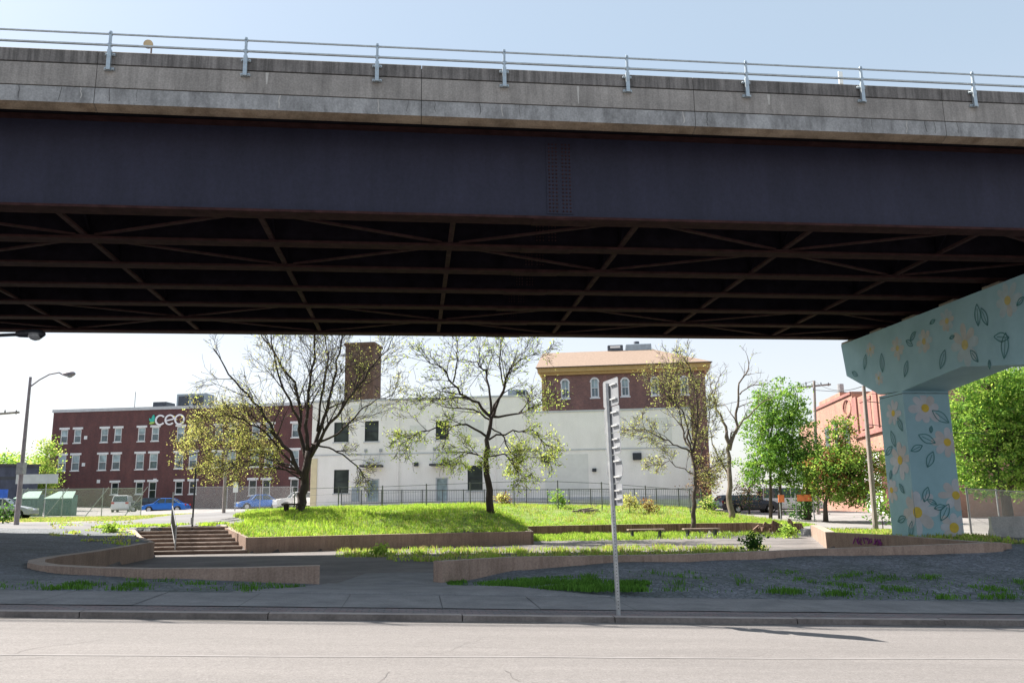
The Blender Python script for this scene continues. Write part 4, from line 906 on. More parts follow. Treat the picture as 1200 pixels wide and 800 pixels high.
# picket railing along the white building
rt = empty('picket_railing', (-20, 68, 1.95), 0, 'dark picket railing along the ramp in front of the white building', 'railing'); rail = MB(); pk = MB()
xa, xb = pD(400, 590, 69)[0], pD(822, 590, 65)[0]; n = 17
for i in range(n+1):
    t = i/n; x = xa+(xb-xa)*t; y = 69-4*t; z0 = gz(x, y)+.25; zt = pD(400+422*t, 574.5-2.2*t, y)[2]
    MB().box(x-.04, x+.04, y-.04, y+.04, z0-.4, zt+.05).build('post', 'fencedark', rt)
    if i:
        rail.beam(pv_[0], (x, y, zt), .05, .05); rail.beam(pv_[1], (x, y, z0), .05, .05)
        for k in range(1, 12):
            s_ = k/12; a_ = [pv_[1][j]+((x, y, z0)[j]-pv_[1][j])*s_ for j in range(3)]; b_ = [pv_[0][j]+((x, y, zt)[j]-pv_[0][j])*s_ for j in range(3)]; pk.tube(a_, b_, .012, n=4, cap=False)
    pv_ = ((x, y, zt), (x, y, z0))
rail.build('rail', 'fencedark', rt); pk.build('picket', 'fencedark', rt)
mb = MB(); mb.beam((xa, 69.6, 1.9), (xb, 65.6, 1.7), .25, 1.0); tag(mb.build('ramp_wall', 'greytrim', o=(xa, 69.6, 1.4)), 'low grey ramp wall behind the picket railing', 'low wall')

# ------------------------------------------------------------------ poles, lamps, signs
def lathe_lamp(rt, hx, hy, hz, d, s=1.0):
    mb = MB(); a = Vector((hx, hy, hz)); d = Vector(d).normalized()
    rs = [.05, .1, .16, .17, .13, .04]; xs = [0, .12, .3, .5, .68, .78]
    mb.path([a+d*x*s for x in xs], [r_*s for r_ in rs], n=12); hd = mb.build('lamp_head', 'lamppole', rt, smooth=True)
    l = MB(); c = a+d*.45*s+Vector((0, 0, -.1*s)); l.path([c+Vector((0, 0, z*s)) for z in (.02, -.04, -.1, -.13)], [.17*s, .17*s, .11*s, .03*s], n=14); l.build('lens', 'lampglass', hd, smooth=True)
b = pD(19, 615, 45); b = (b[0], 45, gz(b[0], 45)); t = pD(34.5, 446, 45); tip = pD(73, 438.5, 45)
LP = empty('street_lamp', b, 0, 'tall slim street lamp with a curved arm beyond the side road, far left', 'street lamp')
top = (b[0]+.0, 45, t[2]); MB().path([b, (top[0], 45, t[2]+.2)], [.13, .07], n=12).build('pole', 'lamppole', LP)
arm = [(top[0], 45, t[2]-.35), (top[0]+.5, 45, t[2]+.05), (top[0]+1.0, 45, t[2]+.33), (top[0]+1.5, 45, t[2]+.42), (tip[0], 45, tip[2])]
MB().path(arm, [.04]*5, n=8).build('arm', 'lamppole', LP); lathe_lamp(LP, tip[0], 45, tip[2], (1, 0, .03), .9)
MB().box(b[0]-.17, b[0]+.17, 44.8, 45.15, b[2]+2.6, b[2]+3.2).build('control_box', 'galvd', LP)
hd = pD(18, 392, 24); bx = -17.2
LP = empty('street_lamp', (bx, 24, gz(bx, 24)), 0, 'dark street lamp with domed head just under the overpass, at the left edge', 'street lamp')
zt = hd[2]; MB().path([(bx, 24, gz(bx, 24)), (bx, 24, zt-.9)], [.12, .08], n=12).build('pole', 'darkmetal', LP)
MB().path([(bx, 24, zt-1.0), (bx+.5, 24, zt-.62), (bx+1.2, 24, zt-.25), (bx+1.9, 24, zt-.03), (hd[0], 24, zt)], [.05]*5, n=8).build('arm', 'darkmetal', LP)
mb = MB(); mb.path([(hd[0], 24, zt), (hd[0]+.12, 24, zt+.02), (hd[0]+.5, 24, zt+.03), (hd[0]+.75, 24, zt-.0), (hd[0]+.85, 24, zt)], [.05, .1, .13, .12, .05], n=12); h_ = mb.build('lamp_head', 'darkmetal', LP, smooth=True)
mb = MB(); mb.path([(hd[0]+.58, 24, zt+.02), (hd[0]+.58, 24, zt-.08), (hd[0]+.58, 24, zt-.15), (hd[0]+.58, 24, zt-.18)], [.19, .19, .12, .03], n=16); mb.build('lens', 'lampglass', h_, smooth=True)
# roadside sign post (panels seen almost edge-on)
sb = pD(725, 720, 13.55); SP = empty('sign_post', (sb[0], 13.55, sb[2]), 0, 'tall galvanised sign post on the kerb with narrow aluminium panels seen nearly edge-on', 'traffic sign')
tx = 1.505; mb = MB(); bx_ = sb[0]
def lean(z): return bx_+(tx-bx_)*(z-sb[2])/(3.6-sb[2])
mb.add([(lean(z)+dx, 13.55+dy, z) for z in (sb[2]-.2, 3.56) for dx, dy in ((-.035, .0), (-.035, .03), (.035, .03), (.035, .0), (.02, -.03), (-.02, -.03))], [(i, (i+1) % 6, 6+(i+1) % 6, 6+i) for i in range(6)]+[(0, 1, 2, 3, 4, 5)[::-1], (6, 7, 8, 9, 10, 11)])
mb.build('post', 'galvd', SP)
hm = MB()
for k in range(60):
    z = sb[2]+.1+k*.05
    if z < 1.6: hm.box(lean(z)-.007, lean(z)+.007, 13.517, 13.5195, z-.007, z+.007)
hm.build('punched_holes', 'roofdark', SP)
dirp = Vector((.17, -.56, 0)).normalized(); nrm = Vector((dirp.y, -dirp.x, 0)); nrm = -nrm if nrm.x < 0 else nrm
def panel(za, zb, w, rnd=0):
    c = Vector((lean((za+zb)/2)+.05, 13.5, 0)); pts = []
    if rnd: pts = [(w/2*math.cos(R(q)), (za+zb)/2+(zb-za)/2*math.sin(R(q))) for q in range(0, 360, 15)]
    else:
        for (cx, cy, a0) in ((w/2-.04, zb-.04, 0), (-w/2+.04, zb-.04, 90), (-w/2+.04, za+.04, 180), (w/2-.04, za+.04, 270)):
            pts += [(cx+.04*math.cos(R(a0+q)), cy+.04*math.sin(R(a0+q))) for q in (0, 30, 60, 90)]
    k = len(pts); vs = [c+dirp*p[0]+nrm*d+Vector((0, 0, p[1])) for d in (0, .006) for p in pts]
    m_ = MB(); m_.add(vs, [tuple(range(k)), tuple(range(k, 2*k))[::-1]]+[(i, (i+1) % k, k+(i+1) % k, k+i) for i in range(k)]); pn = m_.build('sign_panel', 'alu', SP)
    for z in ([za+.1, zb-.1] if zb-za < .5 else [za+.1, (za+zb)/2, zb-.1]):
        a_ = c+dirp*(w*.05)+nrm*(-.02); b_ = c+dirp*(w*.42)+nrm*(-.02); a_.z = b_.z = z; MB().beam(a_, b_, .03, .022).build('clip', 'alul', pn)
panel(3.19, 3.62, .6); panel(2.77, 3.18, .6); panel(2.43, 2.76, .55); panel(1.98, 2.42, .62, 1); panel(1.64, 1.97, .5)
# utility poles
def upole(px, py0, py1, D, label, lean_=0, arm=True, r=.16):
    b = pD(px, py0, D); z0 = gz(b[0], D); t = pD(px+lean_, py1, D); rt = empty('utility_pole', (b[0], D, z0), 0, label, 'utility pole')
    MB().path([(b[0], D, z0-.2), (t[0], D, t[2])], [r, r*.65], n=10).build('pole', 'pole', rt)
    if arm:
        m_ = MB(); m_.beam((t[0]-1.6, D-.2, t[2]-.6), (t[0]+1.6, D+.6, t[2]-.25), .12, .14); m_.build('crossarm', 'pole', rt)
        for k in (-1.4, -.7, .7, 1.4): MB().tube((t[0]+k, D+.2+k*.25, t[2]-.38), (t[0]+k, D+.2+k*.25, t[2]-.1), .06, .04, n=8).build('insulator', 'darkmetal', rt)
    return t
p1 = upole(958, 600, 446, 72, 'leaning utility pole with a crossarm above the trees left of the pink brick building', -4)
p2 = upole(1026, 618, 452, 44, 'utility pole with cables close to the left side of the painted pier', -14, False, .14)
p3 = upole(262, 604, 505, 60, 'pale wooden pole at the left end of the grass mound among low foliage', 4, False, .12)
p4 = upole(-9, 606, 478, 60, 'utility pole at the extreme left edge with only its crossarm in view', 0, True)
m_ = MB()
for (a_, b_, sag) in ((p1, (p2[0], p2[1], p2[2]), .5), (p1, (p1[0]-22, 110, p1[2]-1), .8), ((p2[0], p2[1], p2[2]-.8), (45, 70, 9.5), .4), ((p2[0], p2[1], p2[2]-2), (42, 60, 6.5), .4), ((p1[0], p1[1], p1[2]-.8), (60, 60, 10), 1)):
    for off in (0,):
        pts = [(a_[0]+(b_[0]-a_[0])*t/10, a_[1]+(b_[1]-a_[1])*t/10, a_[2]+(b_[2]-a_[2])*t/10-sag*4*(t/10)*(1-t/10)) for t in range(11)]; m_.path(pts, [.02]*11, n=4)
tag(m_.build('overhead_wires', 'wire', o=(p1[0], p1[1], p1[2])), 'thin black overhead cables strung between the utility poles on the right', 'cables')
# small signs on the left
def psign(px, y0, y1, D, w, h, mat, label, thick=.05, name='road_sign', hang=0):
    b = pD(px, y0, D); z0 = gz(b[0], D); zt = pD(px, y1, D)[2]; rt = empty(name, (b[0], D, z0), 0, label, 'sign')
    MB().tube((b[0], D, z0), (b[0], D, zt), .04, n=8).build('post', 'galvd', rt); MB().box(b[0]-w/2+hang, b[0]+w/2+hang, D-.06-thick, D-.06, zt-h, zt+.05).build('panel', mat, rt)
psign(275, 603, 565, 66, .36, .75, 'white2', 'small white parking sign on a thin post in front of the pale chain-link fence')
psign(51, 604, 556, 74, 3.6, .75, 'greytrim', 'long pale grey sign board on a post left of the dark brick building', hang=-.8)
psign(1, 606, 574, 58, .7, .55, 'bluesign', 'bright blue sign at the extreme left edge above the silver car')
# green containers
for i, (xa_, xb_, D_, lb) in enumerate(((17, 44, 70, 'green container with a pale green lid, the left one behind the chain-link fence'), (53, 84, 70, 'green container with a pale green lid, the right one behind the chain-link fence'))):
    qa, qb = pD(xa_, 590, D_)[0], pD(xb_, 590, D_)[0]; z0 = gz((qa+qb)/2, D_); rt = empty('container', ((qa+qb)/2, D_, z0), 0, lb, 'container', 'green containers behind the fence')
    zt = pD(xa_, 584, D_)[2]; mb = MB(); mb.prism([(D_, z0), (D_+.9, z0), (D_+.9, zt+.3), (D_, zt)], 0, qa, qb); 
    for k in range(5): x = qa+(qb-qa)*(k+.5)/5; mb.box(x-.05, x+.05, D_-.06, D_-.002, z0+.1, zt-.05)
    mb.build('body', 'green', rt)
    mb = MB(); mb.add([(qa-.1, D_-.12, zt+.02), (qb+.1, D_-.12, zt+.02), (qb-.25, D_+1.0, zt+.6), (qa+.5, D_+1.0, zt+.6), (qa-.1, D_-.12, zt-.04), (qb+.1, D_-.12, zt-.04), (qb-.25, D_+1.0, zt+.54), (qa+.5, D_+1.0, zt+.54)], [(0, 1, 2, 3), (4, 7, 6, 5), (0, 4, 5, 1), (1, 5, 6, 2), (2, 6, 7, 3), (3, 7, 4, 0)]); mb.build('lid', 'greentop', rt)
# benches
def bench(px, py, D, L, label, yaw=.05, top='wallcap'):
    b = pD(px, py, D); z0 = gz(b[0], D); rt = empty('bench', (b[0], D, z0), yaw, None, None); rt['_ox'] = rt['_oy'] = rt['_oz'] = 0.0; tag(rt, label, 'bench', 'benches in the plaza'); rt.location = (b[0], D, z0)
    for k in range(3): MB().box(-L/2, L/2, -.24+k*.17, -.1+k*.17, .42, .48).build('seat_slat', 'wallcap' if top else top, rt, bevel=.008)
    for s_ in (-1, 1): MB().box(s_*L*.38-.05, s_*L*.38+.05, -.2, .2, -.05, .42).build('leg', 'darkmetal', rt)
    return rt
bench(757, 628, 45.5, 1.9, 'backless bench standing in weeds, left one of the two before the plank wall')
bench(822, 628, 45.5, 1.9, 'low backless bench at the foot of the slim bare tree, right of the two')
b = pD(345, 597, 45.2); z0 = gz(b[0], 45.2); rt = empty('picnic_bench', (0, 0, 0), 0, 'dark low slab bench beside the trunk of the big tree on the mound', 'bench'); rt.location = (b[0], 45.2, z0)
MB().box(-.62, .55, -.3, .3, .34, .43).build('top', 'barkd', rt); MB().box(-.5, -.35, -.25, .25, -.1, .34).build('leg', 'barkd', rt); MB().box(.3, .45, -.25, .25, -.1, .34).build('leg', 'barkd', rt)
# barrier, right edge
q = pD(1192, 622, 33.5); z0 = gz(q[0], 33.5); mb = MB(); mb.prism([(-.3, 0), (.3, 0), (.22, .2), (.1, .4), (.08, .8), (-.08, .8), (-.1, .4), (-.22, .2)], 0, -1.0, 2.5)
ob = mb.build('concrete_barrier', 'barrier'); ob.location = (q[0], 33.5, z0-.02); tag(ob, 'pale concrete road barrier at the right edge in front of the chain-link fence', 'barrier')
# orange-topped bin left of the leafy tree
q = pD(941, 606, 60); z0 = gz(q[0], 60); rt = empty('work_barricade', (0, 0, 0), 0, 'orange sheeted barricade by the dark trunk between the white van and the leafy tree', 'barricade'); rt.location = (q[0], 60, z0)
MB().box(-1.6, -1.2, -.04, .04, 1.3, 1.8).build('board', 'orange', rt); MB().box(-.3, .7, -.04, .04, 1.35, 1.8).build('board', 'orange', rt)
for x in (-1.5, -.4, .8): MB().tube((x, .06, 0), (x, .06, 1.9), .04).build('leg', 'galvd', rt)

# ------------------------------------------------------------------ cars
def make_car(name, paint, L, W, Hh, kind, label, loc, yaw, group=None):
    rt = empty(name, (0, 0, 0), yaw, label, 'van' if kind == 'van' else 'car', group); rt.location = loc
    hl = L/2
    if kind == 'sedan': belt = .92; prof = [(-hl, .35), (-hl+.02, .75), (-hl+.5, .93), (-hl+.9, .96), (hl-1.25, .95), (hl-.5, .80), (hl-.05, .62), (hl, .32)]; cab = [(-hl+.75, .93), (-hl+1.45, Hh-.06), (-.05, Hh), (.45, Hh-.06), (hl-1.25, .93)]
    elif kind == 'suv': belt = 1.05; prof = [(-hl, .4), (-hl+.02, 1.0), (-hl+.15, 1.08), (hl-1.3, 1.06), (hl-.4, .97), (hl-.04, .75), (hl, .4)]; cab = [(-hl+.12, 1.05), (-hl+.4, Hh-.05), (.2, Hh), (.5, Hh-.05), (hl-1.35, 1.05)]
    else: belt = 1.25; prof = [(-hl, .4), (-hl+.02, 1.25), (hl-1.2, 1.25), (hl-.35, 1.1), (hl-.04, .85), (hl, .4)]; cab = [(-hl+.05, 1.24), (-hl+.15, Hh-.05), (hl-2.3, Hh), (hl-2.0, Hh-.06), (hl-1.15, 1.24)]
    w = W/2
    def loft(poly, sec):                      # poly = (x,z) outline; sec = list of (y fraction, shrink)
        pass
    mb = MB()
    # lower hull: outline with wheel arches cut, three sections for the curved flank
    arch = []
    for xc in (hl-.85, -hl+.8):
        arch.append([(xc+.38*math.cos(R(q)), .30+.38*math.sin(R(q))) for q in range(0, 181, 30)])
    bottom = [(hl-.1, .25)]+arch[0]+arch[1]+[(-hl+.1, .25)]
    out = [p for p in prof]+bottom
    k = len(out)
    rings = []
    for yy, f in ((-w+.08, .97), (-w, 1), (w, 1), (w-.08, .97)): pass
    def sidev(y, inset): return [(p[0]*(1-inset*.02), y, p[1] if p[1] < .6 else p[1]-inset*.03) for p in out]
    R_ = [sidev(-w+.12, 1.5), sidev(-w, 0), sidev(w, 0), sidev(w-.12, 1.5)]
    # side faces use top belt and hull
    ys = [-w+.0, w-.0]
    vs = [(p[0], -w+ (.10 if p[1] > .85 else 0), p[1]) for p in out]+[(p[0], w-(.10 if p[1] > .85 else 0), p[1]) for p in out]
    mb.add(vs, [tuple(range(k)), tuple(range(k, 2*k))[::-1]]+[(i, k+i, k+(i+1) % k, (i+1) % k) for i in range(k)])
    # roof and pillars
    iw = w-.22; c = cab; n = len(c)
    mb.add([(c[1][0], -iw, c[1][1]), (c[-2][0], -iw, c[-2][1]), (c[-2][0], iw, c[-2][1]), (c[1][0], iw, c[1][1]), (c[1][0]+.1, -iw+.05, c[1][1]+.06), (c[-2][0]-.15, -iw+.05, c[-2][1]+.06), (c[-2][0]-.15, iw-.05, c[-2][1]+.06), (c[1][0]+.1, iw-.05, c[1][1]+.06)], [(0, 1, 5, 4), (1, 2, 6, 5), (2, 3, 7, 6), (3, 0, 4, 7), (4, 5, 6, 7), (3, 2, 1, 0)])
    for sg in (-1, 1):
        yb, yt = sg*(w-.1), sg*iw
        for (xa_, za_), (xb_, zb_) in (((c[0][0], belt), (c[1][0], c[1][1])), ((c[-1][0], belt), (c[-2][0], c[-2][1])), ((-.15, belt), (-.15, c[1][1])))+((((-hl*.45), belt), ((-hl*.45), c[1][1])),)*(kind != 'sedan'):
            mb.beam((xa_, yb, za_), (xb_, yt, zb_), .07, .07)
    body = mb.build('body', paint, rt, bevel=.03)
    g = MB(); gb = w-.12; gt = iw-.03
    lowr = [(c[0][0]+.03, -gb, belt-.02), (c[-1][0]-.03, -gb, belt-.02), (c[-1][0]-.03, gb, belt-.02), (c[0][0]+.03, gb, belt-.02)]; upr = [(c[1][0]+.02, -gt, c[1][1]+.01), (c[-2][0]-.02, -gt, c[-2][1]+.01), (c[-2][0]-.02, gt, c[-2][1]+.01), (c[1][0]+.02, gt, c[1][1]+.01)]
    g.add(lowr+upr, [(0, 1, 5, 4), (1, 2, 6, 5), (2, 3, 7, 6), (3, 0, 4, 7)]); g.build('windows', 'carglass', rt)
    for xc in (hl-.85, -hl+.8):
        for sg in (-1, 1):
            t_ = MB().tube((xc, sg*(w-.22), .31), (xc, sg*(w-.01), .31), .31, n=20); wh = t_.build('wheel', 'tyre', rt, bevel=.02); MB().tube((xc, sg*(w-.08), .31), (xc, sg*(w+.005), .31), .2, n=16).build('rim', 'rim', wh)
    for sg in (-1, 1):
        hz = .68 if kind == 'sedan' else .85
        MB().box(hl-.22, hl-.01, sg*(w-.42), sg*(w-.08), hz-.08, hz+.06).build('headlight', 'hl', rt); MB().box(-hl-.01, -hl+.1, sg*(w-.35), sg*(w-.06), hz, hz+.2).build('taillight', 'tl', rt)
    MB().box(-hl+1.25, hl-1.3, -w+.05, w-.05, .2, .3).build('underbody', 'plastic', rt)
    for sg in (-1, 1): MB().box(hl-1.75 if kind != 'van' else hl-1.5, hl-1.6 if kind != 'van' else hl-1.35, sg*(w-.02), sg*(w+.15), belt, belt+.12).build('mirror', paint, rt)
    return rt
def carat(px, D, **k): x = pD(px, 600, D)[0]; return (x, D, gz(x, D))
G_ = 'cars parked beyond the mound'
make_car('parked_car', 'carblue', 4.5, 1.8, 1.46, 'sedan', 'bright blue sedan parked nose left in front of the dark brick building', carat(194, 90), math.pi+.05, G_)
make_car('parked_car', 'cardark', 4.4, 1.8, 1.5, 'suv', 'dark parked car just behind the nose of the bright blue sedan', carat(172, 95), math.pi+.35, G_)
make_car('parked_car', 'carwhite', 4.3, 1.8, 1.75, 'suv', 'white boxy car behind the chain-link fence, left of the bright blue sedan', carat(144, 94), math.pi*.5+.25, G_)
make_car('parked_car', 'carblue', 4.3, 1.75, 1.45, 'sedan', 'second blue car, partly hidden by the grass mound left of the big tree', carat(303, 84), math.pi+.5, G_)
make_car('parked_car', 'carlight', 4.6, 1.8, 1.6, 'suv', 'pale grey car behind the trunk of the big tree on the mound', carat(350, 82), math.pi+.5, G_)
make_car('parked_car', 'carsilver', 4.6, 1.8, 1.45, 'sedan', 'silver car cut off by the left edge of the picture', carat(0, 62), .2, G_)
make_car('parked_car', 'carsilver', 4.5, 1.8, 1.5, 'sedan', 'silver car nosing out behind the bare tree at the right end of the mound', carat(850, 84), math.pi, G_)
make_car('parked_car', 'cardark', 4.5, 1.8, 1.5, 'suv', 'black car between the bare forked tree and the white van', carat(880, 76), .1, G_)
make_car('parked_van', 'carwhite', 5.4, 1.95, 2.15, 'van', 'white passenger van behind the leafy trees on the right', carat(926, 78), .05, G_)
#PART3
# ------------------------------------------------------------------ trees
def rot_about(d, axis, a): return Matrix.Rotation(a, 3, axis) @ d
class Tree:
    keep = None
    def __init__(s, seed, leaf_p, leaf_size, leafmats, D, rmin=.0085):
        s.r = random.Random(seed); s.w = MB(); s.l = MB(); s.lp = leaf_p; s.ls = leaf_size; s.nm = leafmats; s.D = D; s.rmin = rmin
    def leafq(s, p, size=None):
        r = s.r; z = size or s.ls; z *= r.uniform(.6, 1.3)
        a = Vector((r.gauss(0, 1), r.gauss(0, 1), r.gauss(0, 1))).normalized(); b = a.orthogonal().normalized(); b = rot_about(b, a, r.uniform(0, 6.28)); c = a.cross(b)
        p = Vector(p); m = r.randrange(len(s.nm))
        s.l.add([p-b*z*.5, p+c*z*.28, p+b*z*.5, p-c*z*.28], [(0, 1, 2, 3)], m)
    def branch(s, p, d, L, r0, lvl, maxl):
        r = s.r; n = 3 if lvl >= 2 else 4; pts = [Vector(p)]; rs = [r0]; d = Vector(d).normalized()
        for i in range(n):
            d = (d+Vector((r.gauss(0, .16), r.gauss(0, .16), r.gauss(0, .12)+s.grav*(.05)))).normalized()
            if s.keep and not s.keep(pts[-1]+d*L/n):
                if i == 0: return
                break
            pts.append(pts[-1]+d*L/n); rs.append(max(s.rmin, r0*(1-(i+1)/n*.75)))
        n = len(pts)-1; s.w.path(pts, rs, n=5 if lvl == 1 else 3)
        if lvl < maxl:
            k = s.kids[min(lvl, len(s.kids)-1)]
            for j in range(k):
                t = r.uniform(.25, 1.0); i = min(int(t*n), n-1); f = t*n-i; q = pts[i].lerp(pts[i+1], f); dd = (pts[i+1]-pts[i]).normalized()
                ax = rot_about(dd.orthogonal().normalized(), dd, r.uniform(0, 6.28)); nd = rot_about(dd, ax, r.uniform(.4, .95)); nd.z += s.grav*.12
                s.branch(q, nd, L*r.uniform(.4, .68), max(s.rmin, rs[i]*.55), lvl+1, maxl)
        if lvl >= maxl-1:
            for q in pts[1:]:
                pr = s.lp(q)
                k = int(pr)+(1 if r.random() < pr-int(pr) else 0)
                for _ in range(k): s.leafq(q+Vector((r.gauss(0, .13), r.gauss(0, .13), r.gauss(0, .13))))
    def limb(s, px, r0, r1, dy, nsec, Lsec, maxl=3):
        r = s.r; P = []
        for i, (x, y) in enumerate(px):
            t = i/(len(px)-1); P.append(Vector(pD(x, y, s.D+dy*t)))
        # resample with wobble
        Q = []
        for a, b in zip(P[:-1], P[1:]):
            for k in range(3): Q.append(a.lerp(b, k/3)+Vector((r.gauss(0, .04), r.gauss(0, .06), r.gauss(0, .04)))*(1 if Q else 0))
        Q.append(P[-1]); n = len(Q); rs = [r0+(r1-r0)*(i/(n-1))**.8 for i in range(n)]
        s.w.path(Q, rs, n=9 if r0 > .1 else 6)
        for j in range(nsec):
            t = r.uniform(.18, 1.0) if j else 1.0; i = min(int(t*(n-1)), n-2); q = Q[i].lerp(Q[i+1], t*(n-1)-i); dd = (Q[i+1]-Q[i]).normalized()
            ax = rot_about(dd.orthogonal().normalized(), dd, r.uniform(0, 6.28)); nd = rot_about(dd, ax, r.uniform(.35, .9) if j else .1); nd.z += s.grav*.2
            s.branch(q, nd, Lsec*r.uniform(.6, 1.15)*(1.15-.45*t), max(.018, rs[i]*.5), 1, maxl)
    def done(s, name, label, base, group='trees around the plaza', bark='bark', cat='tree'):
        rt = empty(name, base, 0, label, cat, group)
        s.w.build('trunk', bark, rt, smooth=True)
        if s.l.f: s.l.build('crown', s.nm, rt)
        return rt
# A: big tree on the mound
D = 46.0; ax_, ay_, _ = pD(352, 596, D); base = (ax_, D, gz(ax_, D))
def lpA(q):
    x = q.x/q.y*1000+600; z = q.z
    if x < 340 and z < 7.6: return (1.2+.5*math.sin(q.x*2.3+q.z*1.7)) if x < 305 else 1.35
    if z > 8: return .34 + (.4 if 285 < x < 330 and z > 9 else 0)+(.4 if x > 415 else 0)
    return .45
def scr(q): return 600+1000*q.x/(q.y*math.cos(TH)+(q.z-H)*math.sin(TH)), 400-1000*math.tan(math.atan2(q.z-H, q.y)-TH)+(600-(600+1000*q.x/q.y))*.0134
T = Tree(11, lpA, .095, ['lf_yellow', 'lf_olive', 'lf_spring', 'lf_olive'], D); LB = [(380, 262), (440, 232), (470, 222), (500, 216), (520, 196), (545, 186), (562, 205), (578, 250)]
def keepA(q):
    x, y = scr(q); x += 16*math.sin(q.y*5.1+q.z*2.3)
    if x > 330: return True
    if y > 578: return False
    for (ya, xa), (yb, xb) in zip(LB[:-1], LB[1:]):
        if ya <= y <= yb: return x > xa+(xb-xa)*(y-ya)/(yb-ya)
    return x > 262
T.keep = keepA; T.grav = .35; T.kids = [0, 6, 5, 3]
T.limb([(352, 602), (354, 580), (358, 555), (362, 528)], .27, .2, 0, 0, 1)
for px, r0, dy, ns, L in (([(357, 560), (338, 530), (322, 507), (303, 478), (282, 455), (262, 430), (250, 408)], .15, -1.5, 14, 2.6),
    ([(360, 540), (352, 512), (352, 480), (345, 448), (325, 420), (308, 395), (300, 375)], .16, 1.0, 16, 2.6), ([(361, 530), (358, 500), (362, 460), (368, 420), (366, 380), (368, 350)], .15, -.5, 15, 2.5),
    ([(362, 530), (376, 500), (388, 470), (392, 435), (400, 400), (405, 360)], .16, .8, 15, 2.5), ([(364, 535), (380, 505), (402, 478), (420, 452), (440, 425), (458, 400)], .14, -1.2, 14, 2.4),
    ([(366, 522), (396, 508), (415, 490), (434, 472), (460, 462)], .10, 1.5, 11, 2.1), ([(365, 520), (385, 524), (402, 533), (418, 546), (428, 560)], .08, -1, 8, 1.5),
    ([(356, 562), (335, 552), (312, 545), (290, 538), (262, 545)], .07, -1.0, 12, 1.4), ([(357, 555), (330, 540), (300, 522), (268, 508), (240, 502)], .09, 1.5, 14, 1.6), ([(345, 545), (310, 505), (285, 492), (262, 486), (238, 490)], .08, -2.0, 15, 1.5), ([(350, 552), (300, 532), (262, 526), (222, 533)], .06, -.6, 16, 1.3), ([(352, 556), (320, 545), (280, 545), (242, 552)], .05, .9, 12, 1.2), ([(330, 520), (290, 505), (258, 502), (225, 512)], .05, 1.2, 14, 1.4),
    ([(352, 500), (340, 470), (326, 440), (318, 400), (316, 370)], .1, -2, 12, 2.3), ([(372, 505), (378, 460), (384, 420), (380, 370)], .1, 2.2, 12, 2.4)):
    T.limb(px, r0*.8, .025, dy, ns, L)
T.done('tree', 'big spreading tree on the mound with dark forked limbs and sparse yellow young leaves', base, bark='barkd')
# thin dark pole at the top of the steps
D = 38.6; x0 = pD(225.5, 610, D)[0]; z0 = gz(x0, D)
rt = empty('slim_pole', (x0, D, z0), 0, 'thin dark pole rising beside the handrail into the low branches of the big tree', 'pole')
MB().path([(x0, D, z0), (x0+.02, D, pD(226, 548, D)[2])], [.045, .035], n=8).build('pole', 'darkmetal', rt)
MB().box(x0-.05, x0+.05, D-.08, D-.045, z0+1.2, z0+1.5).build('plate', 'galvd', rt)
# B: middle tree
D = 44.0; x0 = pD(575, 597, D)[0]; base = (x0, D, gz(x0, D))
def lpB(q):
    x = q.x/q.y*1000+600
    c = 1.9 if (535 < x < 600 and q.z < 6.8) else (.9 if q.z < 7 else .35); return c
T = Tree(23, lpB, .12, ['lf_lime', 'lf_yellow', 'lf_spring'], D); T.grav = .2; T.kids = [0, 6, 4, 3]
T.limb([(575, 602), (573, 575), (570, 545), (571, 515), (576, 490), (582, 474), (592, 452)], .21, .05, -.1, 2, 1)
for px, r0, dy, ns, L in (([(575, 488), (560, 472), (540, 462), (530, 447), (518, 432), (500, 422)], .1, -1, 12, 1.9), ([(531, 448), (536, 420), (535, 398)], .05, -.3, 6, 1.4), ([(576, 490), (573, 462), (570, 435), (560, 425), (545, 422)], .09, 1, 11, 1.8), ([(577, 485), (590, 455), (598, 432), (610, 420), (628, 415)], .09, -.8, 12, 1.8), ([(590, 452), (586, 425), (587, 400), (588, 380)], .05, .2, 8, 1.3),
    ([(577, 488), (600, 487), (622, 478), (640, 470)], .08, .8, 11, 1.7), ([(571, 512), (548, 498), (520, 500), (495, 505), (475, 515)], .07, -1, 12, 1.5), ([(571, 540), (558, 532), (545, 530), (532, 538)], .05, .5, 8, 1.2), ([(571, 535), (590, 532), (602, 540), (608, 560)], .05, -.5, 9, 1.1), ([(573, 515), (600, 505), (625, 505), (642, 522)], .06, 1, 12, 1.5), ([(575, 492), (555, 480), (525, 478), (505, 470)], .06, 1.2, 10, 1.5), ([(574, 500), (590, 512), (600, 530), (612, 545)], .05, .8, 9, 1.3)):
    T.limb(px, r0, .02, dy, ns, L)
T.done('tree', 'leaning tree in the middle of the mound edge with lime new leaves round the trunk', base, bark='barkd')
